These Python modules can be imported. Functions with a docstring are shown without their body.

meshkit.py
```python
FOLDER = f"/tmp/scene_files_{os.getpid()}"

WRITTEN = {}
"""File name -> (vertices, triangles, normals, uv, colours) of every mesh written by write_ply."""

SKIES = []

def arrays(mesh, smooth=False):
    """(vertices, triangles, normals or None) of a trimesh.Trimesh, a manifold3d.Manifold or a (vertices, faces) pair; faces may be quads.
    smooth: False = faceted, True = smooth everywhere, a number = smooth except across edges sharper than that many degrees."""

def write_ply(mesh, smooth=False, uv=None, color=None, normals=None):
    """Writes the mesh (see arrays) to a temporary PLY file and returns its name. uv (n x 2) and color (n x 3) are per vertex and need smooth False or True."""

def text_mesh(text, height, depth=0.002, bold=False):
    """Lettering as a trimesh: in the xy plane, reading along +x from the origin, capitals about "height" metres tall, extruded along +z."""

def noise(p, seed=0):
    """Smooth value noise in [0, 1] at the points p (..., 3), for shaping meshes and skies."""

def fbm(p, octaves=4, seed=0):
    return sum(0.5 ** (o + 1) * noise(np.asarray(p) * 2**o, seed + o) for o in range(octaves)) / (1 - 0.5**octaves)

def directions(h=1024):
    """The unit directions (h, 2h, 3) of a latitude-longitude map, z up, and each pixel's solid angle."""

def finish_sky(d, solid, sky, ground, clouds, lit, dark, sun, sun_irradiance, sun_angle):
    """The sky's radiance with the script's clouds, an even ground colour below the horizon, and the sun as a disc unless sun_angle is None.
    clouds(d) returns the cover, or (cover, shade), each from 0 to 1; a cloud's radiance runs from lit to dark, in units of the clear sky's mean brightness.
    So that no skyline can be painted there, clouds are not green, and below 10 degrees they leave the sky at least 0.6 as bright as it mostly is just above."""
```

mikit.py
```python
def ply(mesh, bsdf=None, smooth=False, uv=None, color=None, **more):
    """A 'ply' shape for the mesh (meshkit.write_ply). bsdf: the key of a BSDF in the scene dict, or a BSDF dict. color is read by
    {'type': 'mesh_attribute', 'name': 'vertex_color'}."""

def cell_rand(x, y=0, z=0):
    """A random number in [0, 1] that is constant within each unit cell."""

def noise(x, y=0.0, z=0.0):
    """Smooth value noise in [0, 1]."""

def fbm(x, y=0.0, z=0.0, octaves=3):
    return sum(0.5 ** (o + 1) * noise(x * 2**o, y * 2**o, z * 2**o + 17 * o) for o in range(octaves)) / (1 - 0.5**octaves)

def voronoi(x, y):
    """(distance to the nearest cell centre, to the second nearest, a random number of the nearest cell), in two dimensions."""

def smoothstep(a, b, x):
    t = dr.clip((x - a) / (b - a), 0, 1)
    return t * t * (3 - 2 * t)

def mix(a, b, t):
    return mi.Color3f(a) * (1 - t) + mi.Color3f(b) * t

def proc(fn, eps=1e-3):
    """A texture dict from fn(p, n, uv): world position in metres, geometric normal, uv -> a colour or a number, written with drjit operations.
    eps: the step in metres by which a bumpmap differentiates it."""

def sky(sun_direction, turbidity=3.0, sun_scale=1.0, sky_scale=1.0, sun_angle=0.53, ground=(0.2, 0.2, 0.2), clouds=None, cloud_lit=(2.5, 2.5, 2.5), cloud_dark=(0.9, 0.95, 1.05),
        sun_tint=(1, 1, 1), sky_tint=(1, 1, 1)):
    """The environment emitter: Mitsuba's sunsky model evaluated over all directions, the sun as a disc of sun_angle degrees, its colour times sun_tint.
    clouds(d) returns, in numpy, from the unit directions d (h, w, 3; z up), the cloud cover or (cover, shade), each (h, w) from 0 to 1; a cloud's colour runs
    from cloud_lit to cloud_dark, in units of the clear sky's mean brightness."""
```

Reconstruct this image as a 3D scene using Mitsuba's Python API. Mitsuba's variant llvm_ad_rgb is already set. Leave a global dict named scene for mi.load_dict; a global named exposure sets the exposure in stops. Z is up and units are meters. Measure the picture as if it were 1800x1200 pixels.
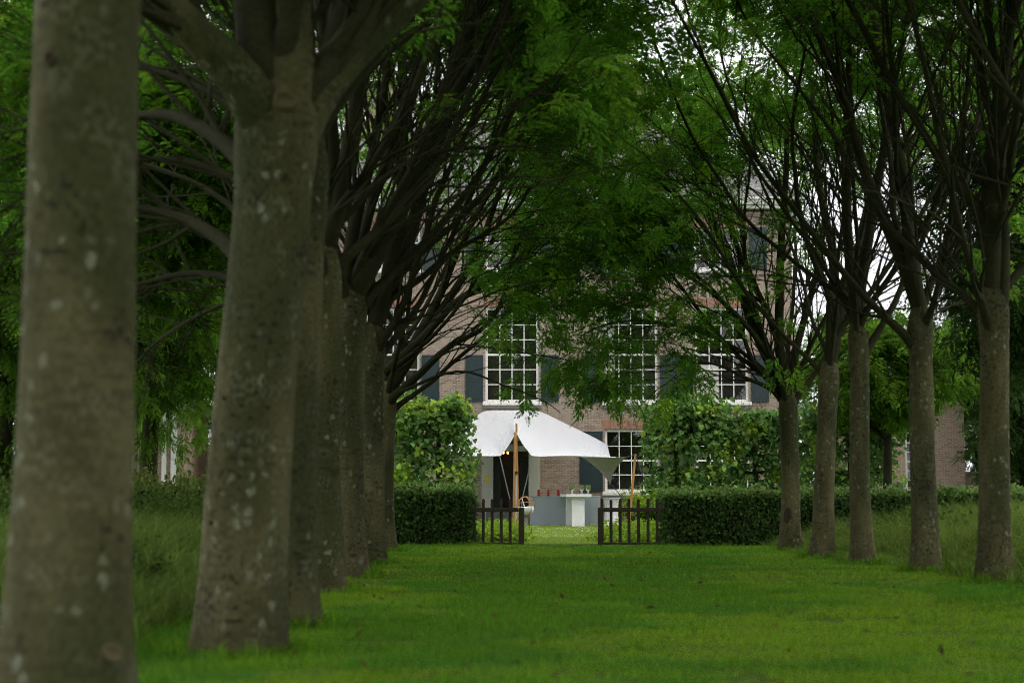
import math
import numpy as np, trimesh, shapely, shapely.geometry as sg, drjit as dr, mitsuba as mi
import meshkit, mikit
from scipy.interpolate import CubicSpline

T = mi.ScalarTransform4f
PI = math.pi
scene, labels = {}, {}

# ------------------------------------------------------------------ camera, sky, exposure
CAM = np.array([0.0, 0.0, 0.95]); F = 3000.0                      # metres; focal length in pixels of the 1800 wide photograph
PITCH = math.atan(285.0 / F)
FWD = np.array([0, math.cos(PITCH), math.sin(PITCH)]); UPV = np.array([0, -math.sin(PITCH), math.cos(PITCH)])
scene['camera'] = {'type': 'thinlens', 'fov': math.degrees(2 * math.atan(900 / F)), 'fov_axis': 'x', 'near_clip': 0.1, 'far_clip': 2000.0,
                   'aperture_radius': 0.016, 'focus_distance': 52.0, 'to_world': T().look_at(origin=CAM.tolist(), target=(CAM + FWD).tolist(), up=[0, 0, 1])}


def overcast(d):
    n = meshkit.fbm(d * 3.0, 4, seed=3)
    return np.ones(d.shape[:2]), np.clip((n - 0.35) * 1.2, 0, 1)


scene['sky_light'] = mikit.sky((0.35, -0.3, 0.88), turbidity=3, sun_scale=0.16, sun_angle=24, clouds=overcast, cloud_lit=(2.5, 2.5, 2.55), cloud_dark=(1.7, 1.75, 1.85))
exposure = 2.75


def at(px, py, Y):
    """The point at depth Y (metres along the avenue) that stands at this place of the photograph."""
    d = FWD + np.array([1.0, 0, 0]) * (px - 900) / F + UPV * (600 - py) / F
    return CAM + d * (Y / d[1])


# ------------------------------------------------------------------ helpers
taken = {}


def key_for(name):
    n = taken.get(name, 0); taken[name] = n + 1
    return name if n == 0 else f'{name}_{n:03d}'


def tag(key, label=None, cat=None, group=None, kind=None):
    d = labels.setdefault(key, {})
    for k, v in (('label', label), ('category', cat), ('group', group), ('kind', kind)):
        if v: d[k] = v
    return key


def add(name, mesh, bsdf, parent=None, smooth=False, **more):
    key = key_for(name if parent is None else f'{parent}__{name}')
    scene[key] = mikit.ply(mesh, bsdf, smooth=smooth, **more)
    return key


def cat(ms):
    return trimesh.util.concatenate(ms)


def box(x0, x1, y0, y1, z0, z1, bevel=0.0):
    if bevel <= 0:
        m = trimesh.creation.box((x1 - x0, y1 - y0, z1 - z0)); m.apply_translation(((x0 + x1) / 2, (y0 + y1) / 2, (z0 + z1) / 2)); return m
    b, pts = bevel, []
    for sx in (0, 1):
        for sy in (0, 1):
            for sz in (0, 1):
                c = np.array([x1 if sx else x0, y1 if sy else y0, z1 if sz else z0]); i = np.array([-1 if sx else 1, -1 if sy else 1, -1 if sz else 1]) * b
                for k in range(3):
                    q = c + i; q[k] = c[k]; pts.append(q)
    return trimesh.convex.convex_hull(np.array(pts))


def tube(points, radii, sides=8, cap=True, uv=False):
    p = np.asarray(points, float); n = len(p); r = np.broadcast_to(np.asarray(radii, float), (n,))
    t = np.gradient(p, axis=0); t /= np.linalg.norm(t, axis=1, keepdims=True) + 1e-12
    ref = np.array([0.0, 1, 0]) if abs(t[0, 1]) < 0.8 else np.array([1.0, 0, 0])
    a = np.cross(t, ref); a /= np.linalg.norm(a, axis=1, keepdims=True) + 1e-9; b = np.cross(t, a)
    ang = np.arange(sides) * 2 * PI / sides
    v = p[:, None] + r[:, None, None] * (np.cos(ang)[None, :, None] * a[:, None] + np.sin(ang)[None, :, None] * b[:, None])
    i, j = np.meshgrid(np.arange(n - 1), np.arange(sides), indexing='ij')
    q = np.stack([i * sides + j, i * sides + (j + 1) % sides, (i + 1) * sides + (j + 1) % sides, (i + 1) * sides + j], -1).reshape(-1, 4)
    f = np.vstack([q[:, [0, 1, 2]], q[:, [0, 2, 3]]]); v = v.reshape(-1, 3)
    if cap:
        k = len(v); v = np.vstack([v, p[0], p[-1]]); jj = np.arange(sides); e = (n - 1) * sides
        f = np.vstack([f, np.stack([jj * 0 + k, (jj + 1) % sides, jj], 1), np.stack([jj * 0 + k + 1, e + jj, e + (jj + 1) % sides], 1)])
    return v, f


class Parts:
    """Collects (vertices, faces) pairs into one mesh."""
    def __init__(self): self.v, self.f, self.n = [], [], 0
    def put(self, vf):
        v, f = vf; self.v.append(v); self.f.append(f + self.n); self.n += len(v)
    def mesh(self): return trimesh.Trimesh(np.vstack(self.v), np.vstack(self.f), process=False)


def lathe(profile, sides=24, centre=(0, 0, 0)):
    m = trimesh.creation.revolve(np.asarray(profile, float), sections=sides); m.apply_translation(centre); return m


def poly_wall(poly, y0, depth):
    """A polygon in (x, z) made a wall from y0 back to y0 + depth."""
    m = trimesh.creation.extrude_polygon(poly, depth, engine='earcut')
    v = m.vertices; out = trimesh.Trimesh(np.stack([v[:, 0], y0 + depth - v[:, 2], v[:, 1]], 1), m.faces, process=False)
    return out


def scatter(tmpl, tf, pos, x, y, z, size, col, rng, jitter=0.25):
    """Leaf copies: template vertices (k, 3) in the frame (x, y, z) of each position; returns (mesh, colours)."""
    n, k = len(pos), len(tmpl)
    s = np.broadcast_to(size, (n,))[:, None, None]
    v = pos[:, None] + s * (tmpl[None, :, 0:1] * x[:, None] + tmpl[None, :, 1:2] * y[:, None] + tmpl[None, :, 2:3] * z[:, None])
    f = (tf[None] + (np.arange(n) * k)[:, None, None]).reshape(-1, 3)
    c = np.asarray(col, float)
    c = np.broadcast_to(c, (n, 3)) * np.exp(rng.normal(0, jitter, (n, 1))) * np.exp(rng.normal(0, 0.07, (n, 3)))
    return trimesh.Trimesh(v.reshape(-1, 3), f, process=False), np.clip(np.repeat(c, k, 0), 0, 0.9)


def frames(d, rng, roll=None):
    """Orthonormal frames with x along d."""
    d = d / (np.linalg.norm(d, axis=1, keepdims=True) + 1e-9)
    up = rng.normal(0, 1, d.shape) if roll is None else roll
    y = np.cross(up, d); y /= np.linalg.norm(y, axis=1, keepdims=True) + 1e-9
    return d, y, np.cross(d, y)


def rand_dirs(n, rng):
    d = rng.normal(0, 1, (n, 3)); return d / np.linalg.norm(d, axis=1, keepdims=True)


LEAFLET = np.array([[0, 0, 0], [0.45, 0.19, 0.03], [1, 0, -0.08], [0.45, -0.19, 0.03]]); LEAFLET_F = np.array([[0, 1, 2], [0, 2, 3]])
HEART = np.array([[0, 0, 0], [-0.12, 0.3, 0.06], [0.35, 0.47, 0.1], [1.0, 0, -0.1], [0.35, -0.47, 0.1], [-0.12, -0.3, 0.06], [0.35, 0, 0]])
HEART_F = np.array([[0, 6, 1], [1, 6, 2], [2, 6, 3], [3, 6, 4], [4, 6, 5], [5, 6, 0]])
OVAL = np.array([[0, 0, 0], [0.4, 0.33, 0.06], [1, 0, -0.06], [0.4, -0.33, 0.06]]); OVAL_F = LEAFLET_F

# ------------------------------------------------------------------ materials
rgb = lambda *c: {'type': 'rgb', 'value': list(c)}


def mat(name, color, rough=0.6, spec=0.4, **more):
    c = rgb(*color) if isinstance(color, tuple) else color
    scene[name] = {'type': 'twosided', 'bsdf': {'type': 'principled', 'base_color': c, 'roughness': rough, 'specular': spec, **more}}


def bark_color(p, n, uv):
    big = mikit.fbm(p.x * 5, p.y * 5, p.z * 1.6)
    streak = mikit.noise(uv.x * 28, uv.y * 5)
    fine = mikit.noise(p.x * 60, p.y * 60, p.z * 35)
    c = mikit.mix((0.060, 0.056, 0.023), (0.108, 0.100, 0.045), mikit.smoothstep(0.25, 0.75, big) * 0.7 + 0.3 * streak)
    c = mikit.mix(c, (0.034, 0.041, 0.012), mikit.smoothstep(0.42, 0.72, mikit.noise(p.x * 2.3 + 7, p.y * 2.3, p.z * 0.8) + 0.18 * n.x) * 0.8)     # algae
    pits = mikit.smoothstep(0.62, 0.8, mikit.noise(p.x * 34, p.y * 34, p.z * 26)) * mikit.smoothstep(0.45, 0.7, mikit.noise(p.x * 4 + 9, p.y * 4, p.z * 2.4))
    c = c * (0.70 + 0.60 * fine) * (1 - 0.55 * pits)
    crack = mikit.smoothstep(0.70, 0.80, mikit.noise(uv.x * 11, uv.y * 45)) * mikit.smoothstep(0.52, 0.7, mikit.noise(uv.x * 3 + 5, uv.y * 2.2))
    c = c * (1 - 0.35 * crack)
    warm = mikit.smoothstep(0.30, 0.02, p.z) * mikit.noise(p.x * 9, p.y * 9, p.z * 9)
    c = mikit.mix(c, (0.060, 0.042, 0.024), warm * 0.6)
    d, _, k = mikit.voronoi(uv.x * 13 + mikit.noise(uv.x * 25, uv.y * 25) * 0.35, uv.y * 10 + mikit.noise(uv.y * 25, uv.x * 25) * 0.35)
    spot = mikit.smoothstep(0.34, 0.12, d / (0.25 + k)) * mikit.smoothstep(0.66, 0.9, k) * (0.35 + 0.65 * fine) * mikit.smoothstep(0.32, 0.62, mikit.noise(p.x * 3.1, p.y * 3.1, p.z * 1.7 + 4))
    patch = mikit.smoothstep(0.62, 0.75, mikit.noise(p.x * 7, p.y * 7 + 3, p.z * 6)) * mikit.smoothstep(0.45, 0.65, fine)
    return mikit.mix(c, (0.25, 0.27, 0.20), dr.minimum(1, spot * 0.75 + patch * 0.12))


def bark_relief(p, n, uv):
    return mikit.noise(uv.x * 30, uv.y * 9) * 0.5 + mikit.noise(p.x * 45, p.y * 45, p.z * 45) * 0.3 + mikit.noise(uv.x * 6, uv.y * 38) * 0.35


scene['bark'] = {'type': 'twosided', 'bsdf': {'type': 'bumpmap', 'arbitrary': mikit.proc(bark_relief, 2e-3), 'scale': 0.010,
                 'bsdf': {'type': 'principled', 'base_color': mikit.proc(bark_color), 'roughness': 0.85, 'specular': 0.25}}}


def branch_color(p, n, uv):
    a = mikit.noise(p.x * 3, p.y * 3, p.z * 3); b = mikit.noise(p.x * 40, p.y * 40, p.z * 40)
    return mikit.mix((0.020, 0.021, 0.008), (0.044, 0.043, 0.019), a) * (0.75 + 0.5 * b)


mat('branch_bark', mikit.proc(branch_color), 0.85, 0.25)
scene['foliage'] = {'type': 'principledthin', 'base_color': {'type': 'mesh_attribute', 'name': 'vertex_color'}, 'roughness': 0.42, 'spec_trans': 0.0, 'diff_trans': 1.0, 'eta': 1.4}
mat('hedge_core', (0.018, 0.024, 0.010), 0.95, 0.1)


def soil_color(p, n, uv):
    a = mikit.fbm(p.x * 0.6, p.y * 0.6, 2.0); b = mikit.noise(p.x * 25, p.y * 25)
    return mikit.mix((0.045, 0.080, 0.012), (0.085, 0.140, 0.020), a) * (0.65 + 0.6 * b)


mat('turf', mikit.proc(soil_color), 0.95, 0.1)


def brick_fn(dark, light, mortar, course=0.0625, length=0.215):
    def fn(p, n, uv):
        side = dr.abs(n.x) > 0.7
        u = dr.select(side, p.y, p.x); row = dr.floor(p.z / course)
        off = u / length + dr.select(mi.Int32(row) % 2 == 0, 0.0, 0.5)
        col = dr.floor(off); fu, fz = off - col, p.z / course - row
        m = mikit.smoothstep(0.0, 0.07, fu) * mikit.smoothstep(1.0, 0.93, fu) * mikit.smoothstep(0.0, 0.17, fz) * mikit.smoothstep(1.0, 0.83, fz)
        k = mikit.cell_rand(col, row, 3); big = mikit.fbm(p.x * 0.5, p.y * 0.5, p.z * 0.7)
        c = mikit.mix(dark, light, k * 0.75 + big * 0.3) * (0.8 + 0.4 * mikit.noise(p.x * 40, p.y * 40, p.z * 40))
        c = mikit.mix(c, (0.30, 0.27, 0.235), mikit.smoothstep(0.52, 0.75, big) * 0.35)
        return mikit.mix(mortar, c, m)
    return fn


mat('brick', mikit.proc(brick_fn((0.150, 0.110, 0.085), (0.35, 0.262, 0.207), (0.39, 0.36, 0.325))), 0.9, 0.2)
mat('brick_red', mikit.proc(brick_fn((0.235, 0.148, 0.112), (0.40, 0.27, 0.21), (0.45, 0.41, 0.37), 0.066)), 0.9, 0.2)


def soldier(p, n, uv):
    c, row = 0.0675, dr.floor(p.z / 0.225)
    a = p.x / c; k = dr.floor(a); fu = a - k
    m = mikit.smoothstep(0.0, 0.16, fu) * mikit.smoothstep(1.0, 0.84, fu)
    return mikit.mix((0.30, 0.26, 0.22), mikit.mix((0.19, 0.095, 0.068), (0.34, 0.18, 0.13), mikit.cell_rand(k, row, 1)), m)


mat('arch_brick', mikit.proc(soldier), 0.9, 0.2)
mat('white_paint', (0.74, 0.75, 0.73), 0.35, 0.5)
mat('white_laminate', (0.80, 0.82, 0.83), 0.3, 0.5)
mat('grey_paint', (0.36, 0.37, 0.32), 0.5, 0.4)
mat('door_surround', (0.46, 0.47, 0.41), 0.5, 0.4)
mat('shutter_paint', (0.013, 0.030, 0.036), 0.4, 0.5)
mat('dark_paint', (0.018, 0.026, 0.024), 0.35, 0.5)
mat('plaster_dark', (0.20, 0.19, 0.17), 0.9, 0.2)
mat('curtain', (0.70, 0.69, 0.66), 0.9, 0.1)
mat('stone', (0.16, 0.155, 0.14), 0.85, 0.25)
mat('blue_counter', (0.40, 0.45, 0.50), 0.5, 0.4)
mat('fabric', (0.43, 0.45, 0.48), 0.8, 0.2)
mat('flap_fabric', (0.36, 0.345, 0.335), 0.8, 0.2)
mat('cloth', (0.72, 0.72, 0.80), 0.8, 0.2)
mat('red_glass', (0.42, 0.018, 0.018), 0.25, 0.6)
mat('steel', (0.62, 0.63, 0.60), 0.18, 0.5, metallic=1.0)
mat('black_metal', (0.02, 0.02, 0.022), 0.4, 0.5)
mat('rope', (0.42, 0.44, 0.47), 0.8, 0.2)
mat('dark_rope', (0.05, 0.05, 0.07), 0.8, 0.2)
mat('yellow_paper', (0.62, 0.50, 0.04), 0.7, 0.2)
mat('lead', (0.17, 0.18, 0.19), 0.6, 0.4)
mat('scar_wood', (0.100, 0.088, 0.047), 0.9, 0.2)
mat('scar_dark', (0.046, 0.037, 0.024), 0.9, 0.2)
mat('scar_red', (0.045, 0.016, 0.010), 0.9, 0.2)
mat('white_petal', (0.80, 0.80, 0.76), 0.7, 0.2)


def wood_fn(lo, hi):
    def fn(p, n, uv):
        g = mikit.noise(p.x * 55, p.y * 55, p.z * 3.0); k = mikit.noise(p.x * 8, p.y * 8, p.z * 5)
        return mikit.mix(lo, hi, 0.6 * g + 0.4 * k)
    return fn


mat('mast_wood', mikit.proc(wood_fn((0.30, 0.145, 0.042), (0.52, 0.29, 0.10))), 0.5, 0.4)
mat('gate_wood', mikit.proc(wood_fn((0.026, 0.021, 0.014), (0.072, 0.062, 0.042))), 0.85, 0.25)


def slate_fn(p, n, uv):
    row = dr.floor(p.z / 0.16); col = dr.floor(p.x / 0.24 + 0.5 * (row - 2 * dr.floor(row / 2)))
    fz = p.z / 0.16 - row
    return mikit.mix((0.10, 0.10, 0.105), (0.20, 0.195, 0.20), mikit.cell_rand(col, row, 2)) * (0.5 + 0.5 * mikit.smoothstep(0.0, 0.2, fz))


mat('slate', mikit.proc(slate_fn), 0.7, 0.3)
scene['window_glass'] = {'type': 'thindielectric', 'int_ior': 1.5}
scene['bulb_glow'] = {'type': 'diffuse', 'reflectance': rgb(0.8, 0.6, 0.3)}

# ------------------------------------------------------------------ ground
def ground_z(x, y):
    x, y = np.asarray(x, float), np.asarray(y, float)
    z = np.interp(y, [-1e4, 38.8, 40.5, 60.0, 63.0, 1e4], [0.0, 0.0, 0.03, 0.21, 0.24, 0.24])
    p = np.stack([x * 0.45, y * 0.45, x * 0], -1)
    near = np.exp(-((y - 20) / 26.0) ** 4)
    bank = 0.16 * np.clip((np.abs(x - 2.0) - 4.6) / 2.0, 0, 1) * np.clip((38 - y) / 6, 0, 1)
    return z + (meshkit.fbm(p, 3, seed=5) - 0.5) * 0.10 * near + bank


gx = np.concatenate([[-900, -300, -120, -60], np.linspace(-30, 30, 121), [60, 120, 300, 900]])
gy = np.concatenate([[-600, -200, -60], np.linspace(-20, 70, 181), [90, 130, 250, 600, 1200]])
X, Y = np.meshgrid(gx, gy); nx, ny = len(gx), len(gy)
gv = np.stack([X, Y, ground_z(X, Y)], -1).reshape(-1, 3)
i, j = np.meshgrid(np.arange(nx - 1), np.arange(ny - 1)); a = (j * nx + i).ravel()
gf = np.vstack([np.stack([a, a + 1, a + nx + 1], 1), np.stack([a, a + nx + 1, a + nx], 1)])
tag(add('ground', trimesh.Trimesh(gv, gf, process=False), 'turf', smooth=True), kind='structure')


def group_of(name, mesh, col, bsdf='foliage'):
    scene[name] = {'type': 'shapegroup', 'pieces': mikit.ply(mesh, bsdf, smooth=False, color=col)}


counter = {}


def place(part_key, group, m):
    n = counter.get(part_key, 0) + 1; counter[part_key] = n
    scene[f'{part_key}__{n:03d}'] = {'type': 'instance', 'shapegroup': {'type': 'ref', 'id': group}, 'to_world': T(m)}


def blades(n, size, h0, h1, w, col, seed, lean=0.5, bend=False):
    rng = np.random.default_rng(seed)
    p = np.zeros((n, 3)); p[:, :2] = (rng.random((n, 2)) - 0.5) * size
    az = rng.random(n) * 2 * PI; le = rng.random(n) * lean
    h = h0 + (h1 - h0) * rng.random(n) ** 1.3
    d = np.stack([np.cos(az) * np.sin(le), np.sin(az) * np.sin(le), np.cos(le)], 1)
    side = np.stack([-np.sin(az + rng.normal(0, 0.8, n)), np.cos(az), az * 0], 1)
    side /= np.linalg.norm(side, axis=1, keepdims=True)
    w = w * (0.7 + 0.6 * rng.random(n))[:, None]
    if bend:
        mid = p + d * h[:, None] * 0.6; tip = mid + (d + np.stack([np.cos(az), np.sin(az), -0.5 + 0 * az], 1) * 0.7) * h[:, None] * 0.38
        v = np.stack([p - side * w / 2, p + side * w / 2, mid + side * w * 0.4, mid - side * w * 0.4, tip], 1); tf = np.array([[0, 1, 2], [0, 2, 3], [3, 2, 4]])
    else:
        v = np.stack([p - side * w / 2, p + side * w / 2, p + d * h[:, None]], 1); tf = np.array([[0, 1, 2]])
    k = v.shape[1]
    c = np.asarray(col) * np.exp(rng.normal(0, 0.25, (n, 1))) * np.exp(rng.normal(0, 0.08, (n, 3)))
    f = (tf[None] + (np.arange(n) * k)[:, None, None]).reshape(-1, 3)
    return trimesh.Trimesh(v.reshape(-1, 3), f, process=False), np.clip(np.repeat(c, k, 0), 0, 1)


GREEN = np.array([0.172, 0.350, 0.029])
for k, (hh, cc) in enumerate(((0.060, GREEN), (0.075, GREEN * [0.75, 0.82, 0.9]), (0.050, GREEN * [1.25, 1.05, 1.0]), (0.090, GREEN * [0.62, 0.78, 1.1]))):
    group_of(f'turf_near_{k}', *blades(900, 0.62, 0.02, hh, 0.0055, cc, 10 + k, 0.7))
    group_of(f'turf_far_{k}', *blades(420, 0.82, 0.02, hh + 0.01, 0.009, cc, 20 + k, 0.7))
tag('lawn_grass', 'short mown green grass of the avenue floor between both tree rows', 'grass', kind='stuff')
rng = np.random.default_rng(4)


def spin(x, y, z, s=1.0, sz=1.0, a=None):
    a = rng.random() * 2 * PI if a is None else a; c, si = math.cos(a) * s, math.sin(a) * s
    return np.array([[c, -si, 0, x], [si, c, 0, y], [0, 0, s * sz, z], [0, 0, 0, 1.0]])


def tone(x, y):
    v = float(meshkit.fbm(np.array([[x * 0.55, y * 0.22, 3.0]]), 3, 77)[0]) + rng.normal(0, 0.07)
    return 1 if v < 0.44 else 3 if v < 0.50 else 0 if v < 0.58 else 2


yy = 6.5
while yy < 39.2:
    far = yy > 20; st = 0.74 if far else 0.55
    x0, x1 = max(-0.36 * yy, -4.2), min(0.36 * yy, 7.6)
    for xx in np.arange(x0, x1, st):
        x, y = xx + rng.normal(0, 0.08), yy + rng.normal(0, 0.08)
        place('lawn_grass', f"turf_{'far' if far else 'near'}_{tone(x, y)}", spin(x, y, float(ground_z(x, y)) - 0.004, 1.0, 0.75 + 0.6 * rng.random()))
    yy += st
LIGHT = np.array([0.31, 0.43, 0.085])
for k in range(2):
    group_of(f'garden_turf_{k}', *blades(420, 1.1, 0.02, 0.055, 0.011, LIGHT * (1 + 0.12 * k), 40 + k, 0.8))
tag('garden_lawn_grass', 'pale short garden grass between the gates and the house', 'grass', kind='stuff')
for yy in np.arange(40.6, 62.5, 0.95):
    for xx in np.arange(-4, 7.5, 0.95):
        place('garden_lawn_grass', f'garden_turf_{rng.integers(2)}', spin(xx, yy, float(ground_z(xx, yy)) - 0.003, 1.0, 0.8 + 0.5 * rng.random()))
dp = np.stack([rng.uniform(0.1, 2.9, 260), rng.uniform(44, 57, 260), np.zeros(260)], 1)
dp = dp[meshkit.noise(dp * [0.9, 0.5, 1], 8) > 0.42]; dp[:, 2] = ground_z(dp[:, 0], dp[:, 1]) + 0.06
fl = Parts()
for q in dp: fl.put((trimesh.creation.icosphere(0).vertices * [0.015, 0.015, 0.009] * rng.uniform(0.6, 1.1) + q, trimesh.creation.icosphere(0).faces))
tag(add('daisies', fl.mesh(), 'white_petal'), 'tiny white daisies scattered over the garden lawn', 'flowers', kind='stuff')

# ------------------------------------------------------------------ leaf clusters shared by the avenue trees
def ash_cluster(seed, col, leaves=11, size=1.0, lets=9):
    rng = np.random.default_rng(seed); P, D, S, C, U = [], [], [], [], []
    stem = Parts(); L = 0.42
    for k in range(leaves):
        t = (k + 0.5) / leaves; base = np.array([t * L, 0, -0.10 * t * t])
        az = k * 2.4 + rng.normal(0, 0.3); out = np.array([0.75, math.cos(az), math.sin(az) * 0.55 + 0.1]); out /= np.linalg.norm(out)
        ll = 0.23 * rng.uniform(0.75, 1.15); droop = rng.uniform(0.2, 0.5)
        up = np.array([0, 0, 1.0]) + rng.normal(0, 0.25, 3); side = np.cross(up, out); side /= np.linalg.norm(side)
        c = np.asarray(col) * math.exp(rng.normal(0, 0.22))
        for i in range(lets):
            s = (i // 2 + 1) / (lets // 2 + 1); q = base + out * ll * (0.2 + 0.75 * s) + np.array([0, 0, -droop * ll * s * s])
            sg_ = 0 if i == lets - 1 else (1 if i % 2 else -1)
            d = out * (1.0 if sg_ == 0 else 0.55) + side * sg_ * 0.85 + np.array([0, 0, -0.3 * s - 0.1])
            P.append(q); D.append(d); S.append(0.105 * rng.uniform(0.75, 1.1) * (1 - 0.25 * abs(s - 0.5))); C.append(c); U.append(up + rng.normal(0, 0.2, 3))
    x, y, z = frames(np.array(D), rng, np.array(U))
    m, c = scatter(LEAFLET, LEAFLET_F, np.array(P) * size, x, y, z, np.array(S) * size, np.array(C), rng, 0.12)
    return m, c


ASH = np.array([0.150, 0.325, 0.034])
for k in range(4):
    group_of(f'ash_spray_{k}', *ash_cluster(100 + k, ASH * [(1, 1, 1), (0.8, 0.86, 0.95), (1.3, 1.12, 1.0), (0.9, 0.95, 1.1)][k]))


for k in range(3):
    group_of(f'broad_spray_{k}', *ash_cluster(140 + k, np.array([0.095, 0.195, 0.022]) * (1, 0.75, 1.3)[k]))
    group_of(f'dark_spray_{k}', *ash_cluster(150 + k, np.array([0.035, 0.070, 0.018]) * (1, 0.8, 1.3)[k]))


def grow(p, d, L, r0, r1, rng, tropism=0.1, wobble=0.10, n=None, droop=0.0):
    n = n or max(4, int(L / 0.45)); pts = [np.array(p, float)]; d = np.array(d, float); d /= np.linalg.norm(d); ds = [d]
    for k in range(n):
        t = k / n
        d = d + rng.normal(0, wobble, 3) + np.array([0, 0, tropism * (1 - t) - droop * t]); d /= np.linalg.norm(d)
        pts.append(pts[-1] + d * L / n); ds.append(d)
    t = np.linspace(0, 1, n + 1)
    return np.array(pts), r0 + (r1 - r0) * t ** 0.8, np.array(ds)


def deviate(d, ang, az):
    ref = np.array([0, 0, 1.0]) if abs(d[2]) < 0.9 else np.array([1.0, 0, 0])
    a = np.cross(d, ref); a /= np.linalg.norm(a); b = np.cross(d, a)
    return d * math.cos(ang) + (a * math.cos(az) + b * math.sin(az)) * math.sin(ang)


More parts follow.
